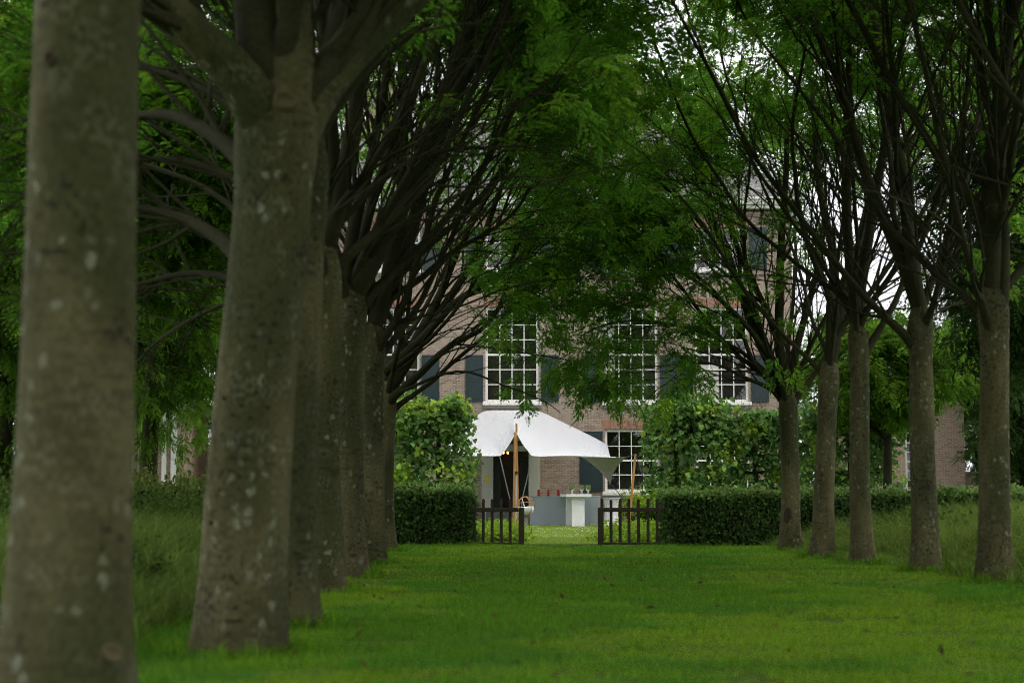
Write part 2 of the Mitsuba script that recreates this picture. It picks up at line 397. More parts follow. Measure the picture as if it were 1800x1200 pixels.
def trunk_mesh(base, tops, r, flare, knots, rng, h):
    """A fluted trunk with collars and knots; base (x, y), tops the lean, r the breast-height radius."""
    nz, ns = 84, 40
    t = np.linspace(0, 1, nz); z = -0.12 + t * (h + 0.12)
    seed = int(rng.integers(1000))
    cx = base[0] + tops[0] * np.clip(z, 0, 99) / h + 0.05 * (meshkit.noise(np.stack([z * 0.7, z * 0, z * 0], -1), seed) - 0.5) * np.clip(z, 0, 1)
    cy = base[1] + tops[1] * np.clip(z, 0, 99) / h
    ang = np.arange(ns + 1) * 2 * PI / ns
    zz, aa = np.meshgrid(z, ang, indexing='ij')
    rad = r * (1.06 - 0.16 * np.clip(zz, 0, h) / h + flare * np.exp(-np.clip(zz, 0, 9) / 0.30) * (1 + 0.3 * np.sin(aa * 4 + seed) * np.exp(-np.clip(zz, 0, 9) / 0.2)))
    q = np.stack([np.cos(aa) * 1.3, np.sin(aa) * 1.3, zz * 1.1], -1)
    rad *= 1 + 0.09 * (meshkit.fbm(q, 3, seed) - 0.5) + 0.035 * (meshkit.fbm(q * 5, 2, seed + 3) - 0.5)
    rad *= 1 + 0.13 * np.exp(-((zz - h + 0.45) / 0.30) ** 2); rad *= np.sqrt(np.clip(1 - np.clip((zz - h + 0.42) / 0.42, 0, 1) ** 2, 0.05, 1))                                           # swelling under the fork
    for (ka, kz, ks, kh) in knots:
        da = (aa - ka + PI) % (2 * PI) - PI
        g = (da * r / ks) ** 2 + ((zz - kz) / (ks * 1.1)) ** 2
        rad += kh * (np.exp(-g) - 0.55 * np.exp(-g * 6))
    v = np.stack([cx[:, None] + rad * np.cos(aa), cy[:, None] + rad * np.sin(aa), zz + ground_z(base[0], base[1])], -1)
    uv = np.stack([aa * r, zz], -1).reshape(-1, 2) + [seed * 1.37, seed * 0.73]
    w = ns + 1; i, j = np.meshgrid(np.arange(nz - 1), np.arange(ns), indexing='ij'); a = (i * w + j).ravel()
    f = np.vstack([np.stack([a, a + 1, a + w + 1], 1), np.stack([a, a + w + 1, a + w], 1)])
    return trimesh.Trimesh(v.reshape(-1, 3), f, process=False), uv, (cx, cy, z)


def spline(pts, n):
    pts = np.asarray(pts, float); s = np.concatenate([[0], np.cumsum(np.linalg.norm(np.diff(pts, axis=0), axis=1))])
    return CubicSpline(s, pts)(np.linspace(0, s[-1], n))


def foliate(tree, p, d, rng, size=1.0, sag=0.35, kind='ash'):
    """One leaf spray at the point p, along d."""
    d = d + np.array([0, 0, -sag * rng.random()]) + rng.normal(0, 0.2, 3); d /= np.linalg.norm(d)
    y = np.cross(np.array([0, 0, 1.0]) + rng.normal(0, 0.25, 3), d); y /= np.linalg.norm(y); z = np.cross(d, y)
    m = np.eye(4); s = size * rng.uniform(0.8, 1.25)
    m[:3, 0], m[:3, 1], m[:3, 2], m[:3, 3] = d * s, y * s, z * s, p
    place(f'{tree}__crown', f'{kind}_spray_{rng.integers(4 if kind == "ash" else 3)}', m)


def leafy(p, rng):
    """Where an avenue tree bears leaves: the shell of the crown; the inside and the passage under the arch are bare."""
    out = min(abs(p[0] + 2.0), abs(p[0] - 6.0)); far = np.clip((p[1] - 28) / 4, 0, 1); gap = 1.2 < p[0] + 0.04 * (p[1] - 20) < 7.3
    low = (6.8 if gap and p[0] > 2.8 and p[1] < 32.5 else 5.9 if gap else 4.9) - (1.9 if p[0] < 4.2 else 0.5) * far - (1.6 if p[0] < -3.4 or p[0] > 6.9 else 0) + 0.35 * math.sin(p[1] * 1.3 + p[0])
    if 31 < p[1] and -2.4 < p[0] < 5.8 and 2.75 < p[2] < 6.5: return rng.random() < (0.60 + 0.12 * (0.2 < p[0])) * np.interp(p[2], [2.7, 3.8, 5], [0.75, 1.0, 1.3])
    if p[1] > 29.5 and p[2] > 6.6 and rng.random() < 0.22: return False
    if p[2] < low: return False
    if out < 1.9 and p[2] < 7.6: return rng.random() < 0.05
    return p[2] > low + 1.4 or rng.random() < (p[2] - low) / 1.4 * 0.8 + 0.12 * far


def avenue_tree(base, r, seed, label, fork=3.3, lean=(0, 0), height=11.9, toward=0.0, limbs=8, heroes=(), knots=(), flare=0.45, density=1.0, keep=None, fork_limbs=(), bushy=1.0, group='avenue trees in two rows'):
    rng = np.random.default_rng(seed); tree = key_for('avenue_tree')
    tag(tree, label, 'tree', group)
    gz = float(ground_z(*base)); base = np.asarray(base, float)[:2]
    m, uv, (cx, cy, cz) = trunk_mesh(base, lean, r, flare, knots, rng, fork + 0.55)
    bark_meshes[tree] = [m]; add('trunk', m, 'bark', tree, smooth=True, uv=uv)
    tw = Parts(); starts = []
    axis = lambda z: np.array([np.interp(z, cz, cx), np.interp(z, cz, cy), z + gz])
    twist = rng.random() * 2 * PI
    for k in range(limbs):                                                                   # ascending limbs, the last two nearly upright
        az = twist + k * 2 * PI / (limbs - 2) + rng.normal(0, 0.2); steep = k >= limbs - 2
        el = rng.uniform(1.2, 1.42) if steep else rng.uniform(0.5, 0.9)
        low = not steep
        d = np.array([math.cos(az) * math.cos(el) + 0.22 * toward, math.sin(az) * math.cos(el), math.sin(el)])
        z0 = fork + (0.2 + 0.2 * rng.random() if steep else rng.uniform(-0.15, 0.42) if k % 2 else rng.uniform(0.4, 1.5)); L = (height - fork) * (0.95 if steep else rng.uniform(0.72, 0.95))
        pts, rad, ds = grow(axis(z0) , d, L, r * (0.66 if steep else rng.uniform(0.24, 0.38)), 0.014, rng, 0.05 if steep else 0.13, 0.075, 15)
        if low:                                                                                # a collar: the limb swings out of the stem
            dz = 0.42; up0 = pts[0] - np.array([0, 0, dz]); n0 = 3; cv = spline([up0, pts[0] * 0.75 + pts[1] * 0.25 - [0, 0, 0.10], pts[1], pts[2]], 8)
            rad = np.concatenate([np.linspace(rad[0] * 1.5, rad[1], 6), rad[1:]]); pts = np.vstack([cv[:6], pts[1:]]); ds = np.gradient(pts, axis=0); ds /= np.linalg.norm(ds, axis=1, keepdims=True)
        starts.append((pts, rad, ds))
    stem = starts[limbs - 1][0]
    for k in range(limbs - 2):                                                               # those that leave the leader higher up start on it
        z = starts[k][0][0, 2] - gz
        if z > fork + 0.42: starts[k][0][:] += np.array([np.interp(z + gz, stem[:, 2], stem[:, q]) for q in range(2)] + [z + gz]) - starts[k][0][0]
    for (path, r0, r1) in list(fork_limbs) + list(heroes):
        pts = spline(path, 15); t = np.linspace(0, 1, 15); ds = np.gradient(pts, axis=0); ds /= np.linalg.norm(ds, axis=1, keepdims=True)
        starts.append((pts, r0 + (r1 - r0) * t ** 0.8, ds))
    for q in range(len(fork_limbs)):
        pf, rf_, df = starts[limbs + q]; rf_ *= np.interp(np.linspace(0, 1, 15), [0, 0.2, 1], [0.66, 1.0, 1.0]); pf[:3, 1] += np.array([0.10, 0.06, 0.02])
    starts_big = [starts[limbs + q][0] for q in range(len(fork_limbs))]
    for (pts, rad, ds) in starts:
        limb = Parts(); limb.put(tube(pts, rad, 10)); n = len(pts) - 1; L = np.linalg.norm(np.diff(pts, axis=0), axis=1).sum()
        for b in range(int((7 + L * 1.3) * bushy)):                                                      # branches
            t = rng.uniform(0.22, 0.98); q = t * n; i0 = min(int(q), n - 1); fr = q - i0
            p = pts[i0] * (1 - fr) + pts[i0 + 1] * fr; rr = float(np.interp(q, np.arange(n + 1), rad))
            d = deviate(ds[i0], rng.uniform(0.28, 0.68), rng.random() * 2 * PI)
            bl = (1.2 + 2.8 * (1 - t)) * rng.uniform(0.6, 1.1) + 0.35
            low = p[2] < 5.0
            bp, br, bd = grow(p, d, bl, min(rr * 0.42, 0.032), 0.006, rng, 0.07 if not low else 0.02, 0.11, 7, 0.0 if not low else 0.12)
            if bp[-1][1] > 29 and -2.0 < bp[-1][0] < 5.2 and bp[-1][2] < 2.75: continue
            limb.put(tube(bp, br, 5, False)); m_ = len(bp) - 1
            for c in range(int(3 + bl * 1.7)):                                                 # twigs
                tt = rng.uniform(0.25, 1.0); qq = tt * m_; i1 = min(int(qq), m_ - 1)
                p2 = bp[i1] + (bp[i1 + 1] - bp[i1]) * (qq - i1); d2 = deviate(bd[i1], rng.uniform(0.4, 0.9), rng.random() * 2 * PI)
                tl = rng.uniform(0.45, 1.0)
                tp, tr, td = grow(p2, d2, tl, min(br[i1] * 0.6, 0.010), 0.003, rng, 0.02, 0.14, 4, 0.15)
                out = math.hypot(p2[0] - base[0], p2[1] - base[1]); shell = (out > (0.7 if base[1] > 30 and base[0] < 0 else 1.7) or p2[2] > fork + 4.2) and t > 0.3
                bears = shell and (keep or leafy)(tp[-1], rng); open_ = tp[-1][1] > 29 and -2.0 < tp[-1][0] < 5.2
                if not bears and (rng.random() < 0.4 or (open_ and (tp[-1][2] < 3.6 or rng.random() < 0.4))): continue
                tw.put(tube(tp, tr, 3, False))
                if not bears: continue
                for e in (2, 4):
                    if rng.random() < density * 0.84: foliate(tree, tp[e], td[e], rng)
        if len(starts_big) and any(pts is q for q in starts_big):                                 # thick limbs at the fork carry the trunk's bark
            v, f = tube(pts, rad, 28); nn = meshkit.fbm(v * 6, 3, seed) - 0.5; ax = np.vstack([np.repeat(pts, 28, 0), pts[:1], pts[-1:]]); v = v + (v - ax) * (nn * 0.22)[:, None]
            cum = np.concatenate([[0], np.cumsum(np.linalg.norm(np.diff(pts, axis=0), axis=1))]); an = np.abs(np.arange(28) - 14) / 14 * PI
            uv_ = np.vstack([np.stack([(an[None] * rad[:, None]).ravel(), np.repeat(cum, 28)], 1), [[0, 0], [0, 0]]])
            bark_meshes[tree].append(trimesh.Trimesh(v, f, process=False)); add('limb', bark_meshes[tree][-1], 'bark', tree, smooth=True, uv=uv_ + 3.3); limb.v, limb.f = limb.v[1:], [q - len(limb.v[0]) for q in limb.f[1:]]
            add('branches', limb.mesh(), 'branch_bark', tree, smooth=True); continue
        add('limb', limb.mesh(), 'branch_bark', tree, smooth=True)
    tag(add('twigs', tw.mesh(), 'branch_bark', tree), kind='stuff')
    tag(f'{tree}__crown', kind='stuff')
    return tree


bark_meshes = {}


def scar(tree, px, py, _, rw, rh, bsdf, label=None, depth=0.012):
    """An oval branch scar lying on the bark: a low lens with a raised uneven rim."""
    d = at(px, py, 30.0) - CAM; d /= np.linalg.norm(d); best = None
    for m in bark_meshes[tree]:
        a, e1, e2 = m.triangles[:, 0], m.triangles[:, 1] - m.triangles[:, 0], m.triangles[:, 2] - m.triangles[:, 0]
        h = np.cross(d, e2); det = (e1 * h).sum(1); det = np.where(np.abs(det) < 1e-12, 1e-12, det); sv = CAM - a; u = (sv * h).sum(1) / det
        q = np.cross(sv, e1); v = (q @ d) / det; tt_ = (e2 * q).sum(1) / det; ok = (u >= 0) & (v >= 0) & (u + v <= 1) & (tt_ > 0)
        if ok.any():
            i = np.where(ok)[0][np.argmin(tt_[ok])]
            if best is None or tt_[i] < best[0]: best = (tt_[i], np.cross(e1[i], e2[i]))
    if best is None: return
    c = CAM + d * best[0]; n = best[1] / np.linalg.norm(best[1]); n = n if n @ d < 0 else -n
    x = np.cross([0, 0, 1.0], n); x /= np.linalg.norm(x); y = np.cross(n, x)
    rr, aa = np.meshgrid(np.linspace(0, 1, 9), np.arange(24) * 2 * PI / 24, indexing='ij')
    wob = 1 + 0.35 * (meshkit.noise(np.stack([np.cos(aa) * 1.6, np.sin(aa) * 1.6, aa * 0], -1), int(px)) - 0.5)
    hgt = depth * (0.35 + 1.0 * np.exp(-((rr - 0.72) / 0.2) ** 2) - 2.2 * np.clip(rr - 0.82, 0, 1) * 4)
    p = c + (rr * wob * np.cos(aa) * rw)[..., None] * x + (rr * wob * np.sin(aa) * rh)[..., None] * y + hgt[..., None] * n
    i, j = np.meshgrid(np.arange(8), np.arange(24), indexing='ij'); w = 24
    f = np.stack([i * w + j, (i + 1) * w + j, (i + 1) * w + (j + 1) % w, i * w + (j + 1) % w], -1).reshape(-1, 4)
    k = add('branch_scar', trimesh.Trimesh(p.reshape(-1, 3), np.vstack([f[:, [0, 1, 2]], f[:, [0, 2, 3]]]), process=False), bsdf, tree, smooth=True)
    if label: tag(k, label)


def row_at(px, py):                                                                           # a trunk's foot on level ground
    Yd = 0.95 / ((py - 885) / F); return at(px, py, Yd)[:2]


def hero(pix, Y0, Y1, r0, r1):
    n = len(pix); return ([at(x, y, Y0 + (Y1 - Y0) * k / (n - 1)) for k, (x, y) in enumerate(pix)], r0, r1)


# left row, near to far
L1 = at(118, 1100, 7.05)[:2]
t = avenue_tree(L1, 0.232, 1, 'nearest trunk at the left edge, thick pale grey-green bark with whitish lichen spots', 3.5, (0.06, 0), knots=((4.3, 2.55, 0.10, 0.018), (5.25, 2.65, 0.10, 0.022)), density=0.8)
scar(t, 196, 1148, 6.83, 0.055, 0.042, 'scar_wood', 'tan cut branch scar low on the trunk')
scar(t, 90, 105, 6.85, 0.03, 0.035, 'scar_dark'); scar(t, 268, 100, 6.88, 0.03, 0.05, 'scar_wood')
L2 = row_at(420, 1145)
t = avenue_tree(L2, 0.262, 2, 'second trunk from the left, forking into a limb on each side above a round knot', 3.25, (0.20, 0), 10.5, limbs=6, knots=((4.7, 3.35, 0.12, 0.03), (4.4, 1.5, 0.2, 0.012)), flare=0.16, density=0.8,
                fork_limbs=(hero([(478, 300), (462, 220), (425, 142), (375, 88), (318, 30), (240, -60), (130, -200)], 10.96, 10.2, 0.205, 0.04), hero([(508, 290), (530, 205), (578, 130), (640, 68), (715, 5), (800, -90), (900, -250)], 10.96, 11.5, 0.215, 0.04),
                            hero([(494, 260), (503, 150), (506, 40), (510, -80), (520, -300)], 10.96, 11.0, 0.255, 0.06)),
                heroes=(hero([(450, 320), (412, 268), (350, 222), (290, 202), (230, 207), (120, 190)], 11.0, 12.5, 0.075, 0.02), hero([(430, 470), (395, 428), (340, 392), (258, 368), (150, 350)], 13.0, 14.5, 0.075, 0.02)))
scar(t, 500, 180, 10.68, 0.10, 0.085, 'scar_wood', 'round pale knot below the fork', 0.035); scar(t, 612, 160, 10.8, 0.05, 0.13, 'scar_red', 'reddish rotten wound under the right limb')
scar(t, 452, 1055, 10.66, 0.022, 0.035, 'scar_wood'); scar(t, 372, 918, 10.72, 0.014, 0.016, 'scar_dark')
for q in ((395, 700), (425, 712), (450, 690), (410, 728), (440, 735), (470, 715)): scar(t, *q, 10.68, 0.016, 0.012, 'scar_dark')
avenue_tree(row_at(503, 1100), 0.195, 3, 'slender trunk half hidden behind the second trunk of the left row', 3.4, (0.1, 0), toward=0.8, density=0.8,
            heroes=(hero([(500, 520), (440, 445), (340, 402), (250, 332), (120, 300)], 13.3, 15.0, 0.055, 0.012), hero([(500, 420), (420, 320), (310, 282), (180, 292), (40, 345)], 13.3, 14.2, 0.05, 0.012), hero([(495, 560), (430, 500), (330, 480), (240, 500), (110, 470)], 13.3, 15.5, 0.045, 0.010), hero([(500, 330), (410, 190), (290, 130), (150, 110), (20, 150)], 13.3, 14.5, 0.05, 0.012)))
avenue_tree(row_at(574, 1040), 0.17, 4, 'slim left row trunk with a flared foot, fourth from the near end', 3.3, (-0.05, 0), toward=1.3, heroes=(hero([(566, 470), (602, 387), (652, 337), (697, 296), (735, 275), (793, 262), (860, 200)], 18.4, 18.8, 0.055, 0.015), hero([(566, 600), (480, 520), (380, 540), (290, 590), (220, 660)], 18.4, 20.5, 0.05, 0.010), hero([(566, 560), (470, 430), (360, 330), (260, 290), (120, 200)], 18.4, 20.0, 0.055, 0.012)))
t = avenue_tree(row_at(612, 1015), 0.21, 5, 'thick dark trunk, fifth of the left row from the near end', 3.3, (-0.02, 0), toward=1.5,
                heroes=(hero([(605, 540), (612, 470), (622, 400), (645, 310), (668, 200), (690, 60)], 21.9, 21.6, 0.11, 0.04), hero([(612, 530), (635, 430), (662, 330), (690, 250), (720, 150), (760, 20)], 21.9, 22.5, 0.09, 0.03)))
avenue_tree(row_at(651, 995), 0.19, 6, 'dark trunk, sixth of the left row, second last before the clipped hedge', 3.2, (0.0, 0), toward=1.7,
            heroes=(hero([(655, 590), (697, 517), (743, 487), (785, 450), (827, 425), (877, 396), (930, 330)], 25.9, 26.5, 0.075, 0.02), hero([(655, 600), (680, 500), (720, 420), (745, 330), (770, 220), (820, 80)], 25.9, 25.0, 0.08, 0.025)))
avenue_tree(row_at(677, 968), 0.185, 7, 'farthest left row trunk, beside the clipped hedge, long limbs arching over the canopy', 2.9, (0.0, 0), toward=1.7,
            heroes=(hero([(676, 655), (718, 617), (760, 575), (802, 529), (852, 500), (893, 471), (935, 433), (956, 387), (968, 333), (985, 271), (993, 200)], 34.3, 33.6, 0.105, 0.03),
                    hero([(680, 715), (697, 692), (727, 667), (760, 635), (797, 604), (847, 579), (872, 550), (893, 487), (906, 430)], 34.3, 33.0, 0.10, 0.02),
                    hero([(705, 688), (735, 675), (793, 654), (830, 655), (872, 672), (935, 695), (985, 725)], 34.0, 32.5, 0.04, 0.008)))
# right row, far to near
avenue_tree(row_at(1390, 967), 0.19, 11, 'farthest right row trunk, with a dark wound low on its bark', 2.75, (0.0, 0), toward=-0.7,
            heroes=(hero([(1383, 725), (1343, 677), (1317, 667), (1267, 643), (1230, 637), (1170, 655)], 34.8, 33.5, 0.06, 0.012), hero([(1385, 700), (1310, 570), (1200, 480), (1110, 440), (1040, 420)], 34.8, 32.5, 0.08, 0.012), hero([(1380, 700), (1290, 610), (1180, 570), (1090, 565), (1020, 590)], 34.8, 33.5, 0.06, 0.010), hero([(1385, 705), (1300, 500), (1220, 380), (1130, 300), (1060, 270)], 34.8, 33.5, 0.08, 0.012), hero([(1385, 715), (1343, 660), (1323, 635), (1310, 600), (1280, 540), (1220, 480), (1150, 440)], 34.8, 33.8, 0.07, 0.012),
                    hero([(1388, 690), (1370, 607), (1350, 550), (1313, 477), (1290, 417), (1265, 350), (1240, 270)], 34.8, 34.2, 0.10, 0.025), hero([(1392, 690), (1402, 603), (1417, 550), (1430, 500), (1445, 420), (1450, 300)], 34.8, 35.2, 0.10, 0.03)))
scar(labels and list(k for k in labels if k.startswith('avenue_tree') and '__' not in k)[-1], 1384, 905, 34.6, 0.085, 0.17, 'scar_dark', 'dark wound low on the trunk')
avenue_tree(row_at(1445, 980), 0.175, 12, 'second farthest trunk of the right row, slim and leaning slightly right', 3.0, (0.22, 0), toward=-0.5, bushy=0.75)
avenue_tree(row_at(1517, 992), 0.155, 13, 'thinnest trunk of the right row, middle of the five in view', 3.3, (-0.02, 0), toward=-0.5, bushy=0.75)
t = avenue_tree(row_at(1627, 1003), 0.175, 14, 'right row trunk with a round dark scar at mid height, left of the nearest one', 3.3, (0.0, 0), toward=-0.5, knots=((4.5, 1.25, 0.09, 0.02), (4.9, 2.3, 0.1, 0.02)))
scar(t, 1634, 848, 24.0, 0.05, 0.05, 'scar_dark')
t = avenue_tree(row_at(1750, 1020), 0.185, 15, 'nearest right row trunk in view, thick with a tall double leader', 3.2, (0.05, 0), toward=-0.4, knots=((4.6, 2.4, 0.1, 0.02),),
                heroes=(hero([(1752, 590), (1745, 470), (1750, 330), (1765, 180), (1778, 0), (1780, -150)], 21.1, 21.0, 0.11, 0.05), hero([(1755, 590), (1765, 480), (1762, 330), (1755, 200), (1740, 60), (1720, -120)], 21.1, 20.8, 0.09, 0.03)))
NEAR = 'near right row trees whose crowns hang in from outside the frame'
for k, (x, y) in enumerate(((6.2, 16.6), (6.1, 12.2), (6.2, 7.8))):
    avenue_tree((x, y), 0.19, 30 + k, 'near right row tree outside the frame whose leafy branches hang into the top right', 3.4, (0, 0), toward=-0.5, group=NEAR)

for k, (x, y) in enumerate(((-1.9, 3.2), (6.1, 3.4), (-1.9, -1.4), (6.1, -1.2), (-1.9, -6.0), (6.1, -6.2))):
    avenue_tree((x, y), 0.2, 40 + k, 'avenue tree behind the photographer that shades the near lawn', 3.5, (0, 0), limbs=6, density=0.8, group='avenue trees behind the photographer')

# ------------------------------------------------------------------ manor house
YF = 64.0
W = lambda px, py: (at(px, py, YF)[0], at(px, py, YF)[2])
xof = lambda px: (px - 900) / F * YF * 1.0
zof = lambda py: at(900, py, YF)[2]
house = tag('manor_house', 'three storey brown brick manor house with white sash windows and dark green shutters', 'house') 
z_base, z_top = 0.1, zof(372)
XW = xof(1396)
openings = []                                                                                 # (px0, px1, py0, py1, columns, rows, panes built)
cols = [(853, 947), (1063, 1157), (1223, 1317), (643, 737), (483, 577)]
for (a, b) in cols:
    vis = a > 600
    openings.append((a, b, 540, 706, 4, 6, vis)); openings.append((a, b, 400, 474, 4, 3, vis))
for (a, b) in cols[1:]: openings.append((a, b, 754, 864, 4, 4, a > 900))
outer = sg.box(-XW, z_base, XW, z_top)
holes = [sg.box(xof(a), zof(d), xof(b), zof(c)) for (a, b, c, d, *_r) in openings] + [sg.box(xof(866), z_base - 0.1, xof(930), zof(770))]
wall = poly_wall(outer.difference(shapely.union_all(holes)), YF, 0.36)
shell_ = cat([wall, box(-XW, -XW + 0.3, YF + 0.37, YF + 11, z_base, z_top), box(XW - 0.3, XW, YF + 0.37, YF + 11, z_base, z_top), box(-XW, XW, YF + 11, YF + 11.3, z_base, z_top)])
add('wall', shell_, 'brick', house)
inside = cat([box(-XW + 0.35, XW - 0.35, YF + 4.4, YF + 4.5, z_base, z_top)] + [box(-XW + 0.35, XW - 0.35, YF + 0.4, YF + 4.38, zz, zz + 0.25) for zz in (z_base, zof(725), zof(498), z_top - 0.3)])
add('interior', inside, 'plaster_dark', house)


def pane_grid(wk, x0, x1, z0, z1, y, nc, nr, build, fw=0.09, mw=0.035, rail=True):
    ms = [box(x0, x0 + fw, y, y + 0.09, z0, z1), box(x1 - fw, x1, y, y + 0.09, z0, z1), box(x0 + fw, x1 - fw, y, y + 0.09, z1 - fw, z1), box(x0 + fw, x1 - fw, y, y + 0.09, z0, z0 + fw)]
    ix0, ix1, iz0, iz1 = x0 + fw, x1 - fw, z0 + fw, z1 - fw
    pw, ph = (ix1 - ix0) / nc, (iz1 - iz0) / nr
    for c in range(1, nc): ms.append(box(ix0 + c * pw - mw / 2, ix0 + c * pw + mw / 2, y + 0.02, y + 0.06, iz0, iz1))
    for r in range(1, nr):
        hgt = mw * (2.0 if rail and r == nr // 2 else 1.0)
        for c in range(nc): ms.append(box(ix0 + c * pw + mw / 2 * (c > 0), ix0 + (c + 1) * pw - mw / 2 * (c < nc - 1), y + 0.022, y + 0.058, iz0 + r * ph - hgt / 2, iz0 + r * ph + hgt / 2))
    add('frame', cat(ms), 'white_paint', wk)
    rng = np.random.default_rng(int(abs(x0 * 100 + z0 * 10)))
    if not build:
        add('pane', trimesh.Trimesh([[ix0, y + 0.04, iz0], [ix1, y + 0.04, iz0], [ix1, y + 0.04, iz1], [ix0, y + 0.04, iz1]], [[0, 1, 2], [0, 2, 3]], process=False), 'window_glass', wk); return
    for r in range(nr):
        for c in range(nc):
            a, b, e, f = ix0 + c * pw, ix0 + (c + 1) * pw, iz0 + r * ph, iz0 + (r + 1) * ph; t1, t2 = rng.normal(0, 0.006, 2)
            add('pane', trimesh.Trimesh([[a, y + 0.04 - t1, e], [b, y + 0.04 + t1, e + 0], [b, y + 0.04 + t2, f], [a, y + 0.04 - t2, f]], [[0, 1, 2], [0, 2, 3]], process=False), 'window_glass', wk)


def window(parent, px0, px1, py0, py1, nc, nr, build, X=xof, Z=zof, y=YF, arch=True, sill=True):
    wk = key_for(f'{parent}__window'); x0, x1, z0, z1 = X(px0), X(px1), Z(py1), Z(py0)
    pane_grid(wk, x0 + 0.002, x1 - 0.002, z0 + 0.002, z1 - 0.002, y + 0.10, nc, nr, build)
    if sill: add('sill', box(x0 - 0.10, x1 + 0.10, y - 0.09, y + 0.098, z0 - 0.13, z0 - 0.001, 0.01), 'white_paint', wk); add('sill', box(x0 - 0.10, x1 + 0.10, y - 0.06, y - 0.003, z0 - 0.25, z0 - 0.132), 'stone', wk)
    if arch:
        hh = 0.34; add('flat_arch', poly_wall(sg.Polygon([(x0 - 0.02, z1 + 0.003), (x1 + 0.02, z1 + 0.003), (x1 + 0.14, z1 + hh), (x0 - 0.14, z1 + hh)]), y - 0.012, 0.05), 'arch_brick', wk)
    return wk


for o in openings: window(house, *o)


def shutter(x0, x1, z0, z1, y=YF):
    k = key_for(f'{house}__shutter'); t = 0.07; ms = [box(x0, x1, y - 0.045, y - 0.015, z0, z1)]
    zs = [z0, z0 + (z1 - z0) * 0.42, z1 - t] if z1 - z0 > 1.0 else [z0, z1 - t]
    for a in (x0, x1 - t): ms.append(box(a, a + t, y - 0.062, y - 0.0452, z0, z1))
    for a in zs: ms.append(box(x0 + t, x1 - t, y - 0.062, y - 0.0452, a, a + t))
    add('leaf', cat(ms), 'shutter_paint', k)
    for a, b in zip(zs[:-1], zs[1:]): add('panel', box(x0 + t + 0.03, x1 - t - 0.03, y - 0.056, y - 0.0455, a + t + 0.03, b - 0.03, 0.006), 'shutter_paint', k)
    add('hinge', cat([box(x0 + 0.01, x0 + 0.09, y - 0.072, y - 0.0625, z0 + 0.2 * (z1 - z0), z0 + 0.2 * (z1 - z0) + 0.04), box(x0 + 0.01, x0 + 0.09, y - 0.072, y - 0.0625, z1 - 0.2 * (z1 - z0), z1 - 0.2 * (z1 - z0) + 0.04)]), 'black_metal', k)


for (a, b) in cols[:4]:
    for (c, d) in ((a - 45, a - 4), (b + 4, b + 45)):
        c, d = (c + 10, d) if c < a else (c, d - 10)
        shutter(xof(c), xof(d), zof(706), zof(624)); shutter(xof(c), xof(d), zof(474), zof(400))
for (a, b) in (cols[1], cols[2]): shutter(xof(a - 44), xof(a - 4), zof(864), zof(758))
shutter(xof(1161), xof(1196), zof(864), zof(758))
for (a, b, c) in ((1228, 1266, 640), (1070, 1082, 545)): add('curtain', box(xof(a), xof(b), YF + 0.30, YF + 0.31, zof(704), zof(c)), 'curtain', house)
# cornice, plinth, roof
ck = add('cornice', cat([box(-XW - 0.25, XW + 0.25, YF - 0.30, YF + 0.3, zof(368), zof(362)), box(-XW - 0.4, XW + 0.4, YF - 0.45, YF + 0.3, zof(362) + 0.002, zof(354)), box(-XW - 0.5, XW + 0.5, YF - 0.55, YF + 0.3, zof(354) + 0.002, zof(350))]), 'white_paint', house)
add('plinth', cat([box(-XW - 0.03, xof(845), YF - 0.05, YF - 0.002, z_base, zof(886)), box(xof(949), XW + 0.03, YF - 0.05, YF - 0.002, z_base, zof(886))]), 'brick', house)
zr = zof(350) + 0.003; rf = np.array([[-XW - .5, YF - .55, zr], [XW + .5, YF - .55, zr], [XW + .5, YF + 11.8, zr], [-XW - .5, YF + 11.8, zr], [-XW + 4.2, YF + 5.6, zr + 4.2], [XW - 4.2, YF + 5.6, zr + 4.2]])
rk = add('roof', trimesh.Trimesh(rf, [[0, 1, 5], [0, 5, 4], [1, 2, 5], [2, 3, 4], [2, 4, 5], [3, 0, 4], [0, 2, 1], [0, 3, 2]], process=False), 'slate', house)
for cx_ in (-5.4, 5.4): add('chimney', cat([box(cx_ - 0.6, cx_ + 0.6, YF + 5.0, YF + 6.2, zr + 3.0, zr + 5.6), box(cx_ - 0.68, cx_ + 0.68, YF + 4.92, YF + 6.28, zr + 5.602, zr + 5.8)]), 'brick', rk)
# door
dk = key_for(f'{house}__door')
add('pilaster', box(xof(847), xof(867), YF - 0.14, YF - 0.003, z_base, zof(775), 0.015), 'door_surround', dk); add('pilaster', box(xof(929), xof(948), YF - 0.14, YF - 0.003, z_base, zof(775), 0.015), 'door_surround', dk)
add('lintel', cat([box(xof(842), xof(953), YF - 0.20, YF - 0.003, zof(775) + 0.002, zof(752), 0.02), box(xof(867), xof(929), YF - 0.05, YF + 0.1, zof(793), zof(783), 0.01)]), 'door_surround', dk)
arc = [np.array([xof(898) + 0.55 * math.cos(q), YF + 0.02, zof(783) + 0.30 * math.sin(q)]) for q in np.linspace(0, PI, 14)]
fan = Parts(); fan.put(tube(arc, 0.03, 6))
for q in np.linspace(0.4, PI - 0.4, 5): fan.put(tube([[xof(898), YF + 0.02, zof(783)], [xof(898) + 0.53 * math.cos(q), YF + 0.02, zof(783) + 0.29 * math.sin(q)]], 0.014, 5))
add('fanlight', fan.mesh(), 'door_surround', dk)
add('leaf', cat([box(xof(868), xof(880), YF + 0.36, YF + 1.0, z_base + 0.1, zof(802)), box(xof(916), xof(928), YF + 0.36, YF + 1.0, z_base + 0.1, zof(802))]), 'dark_paint', dk)
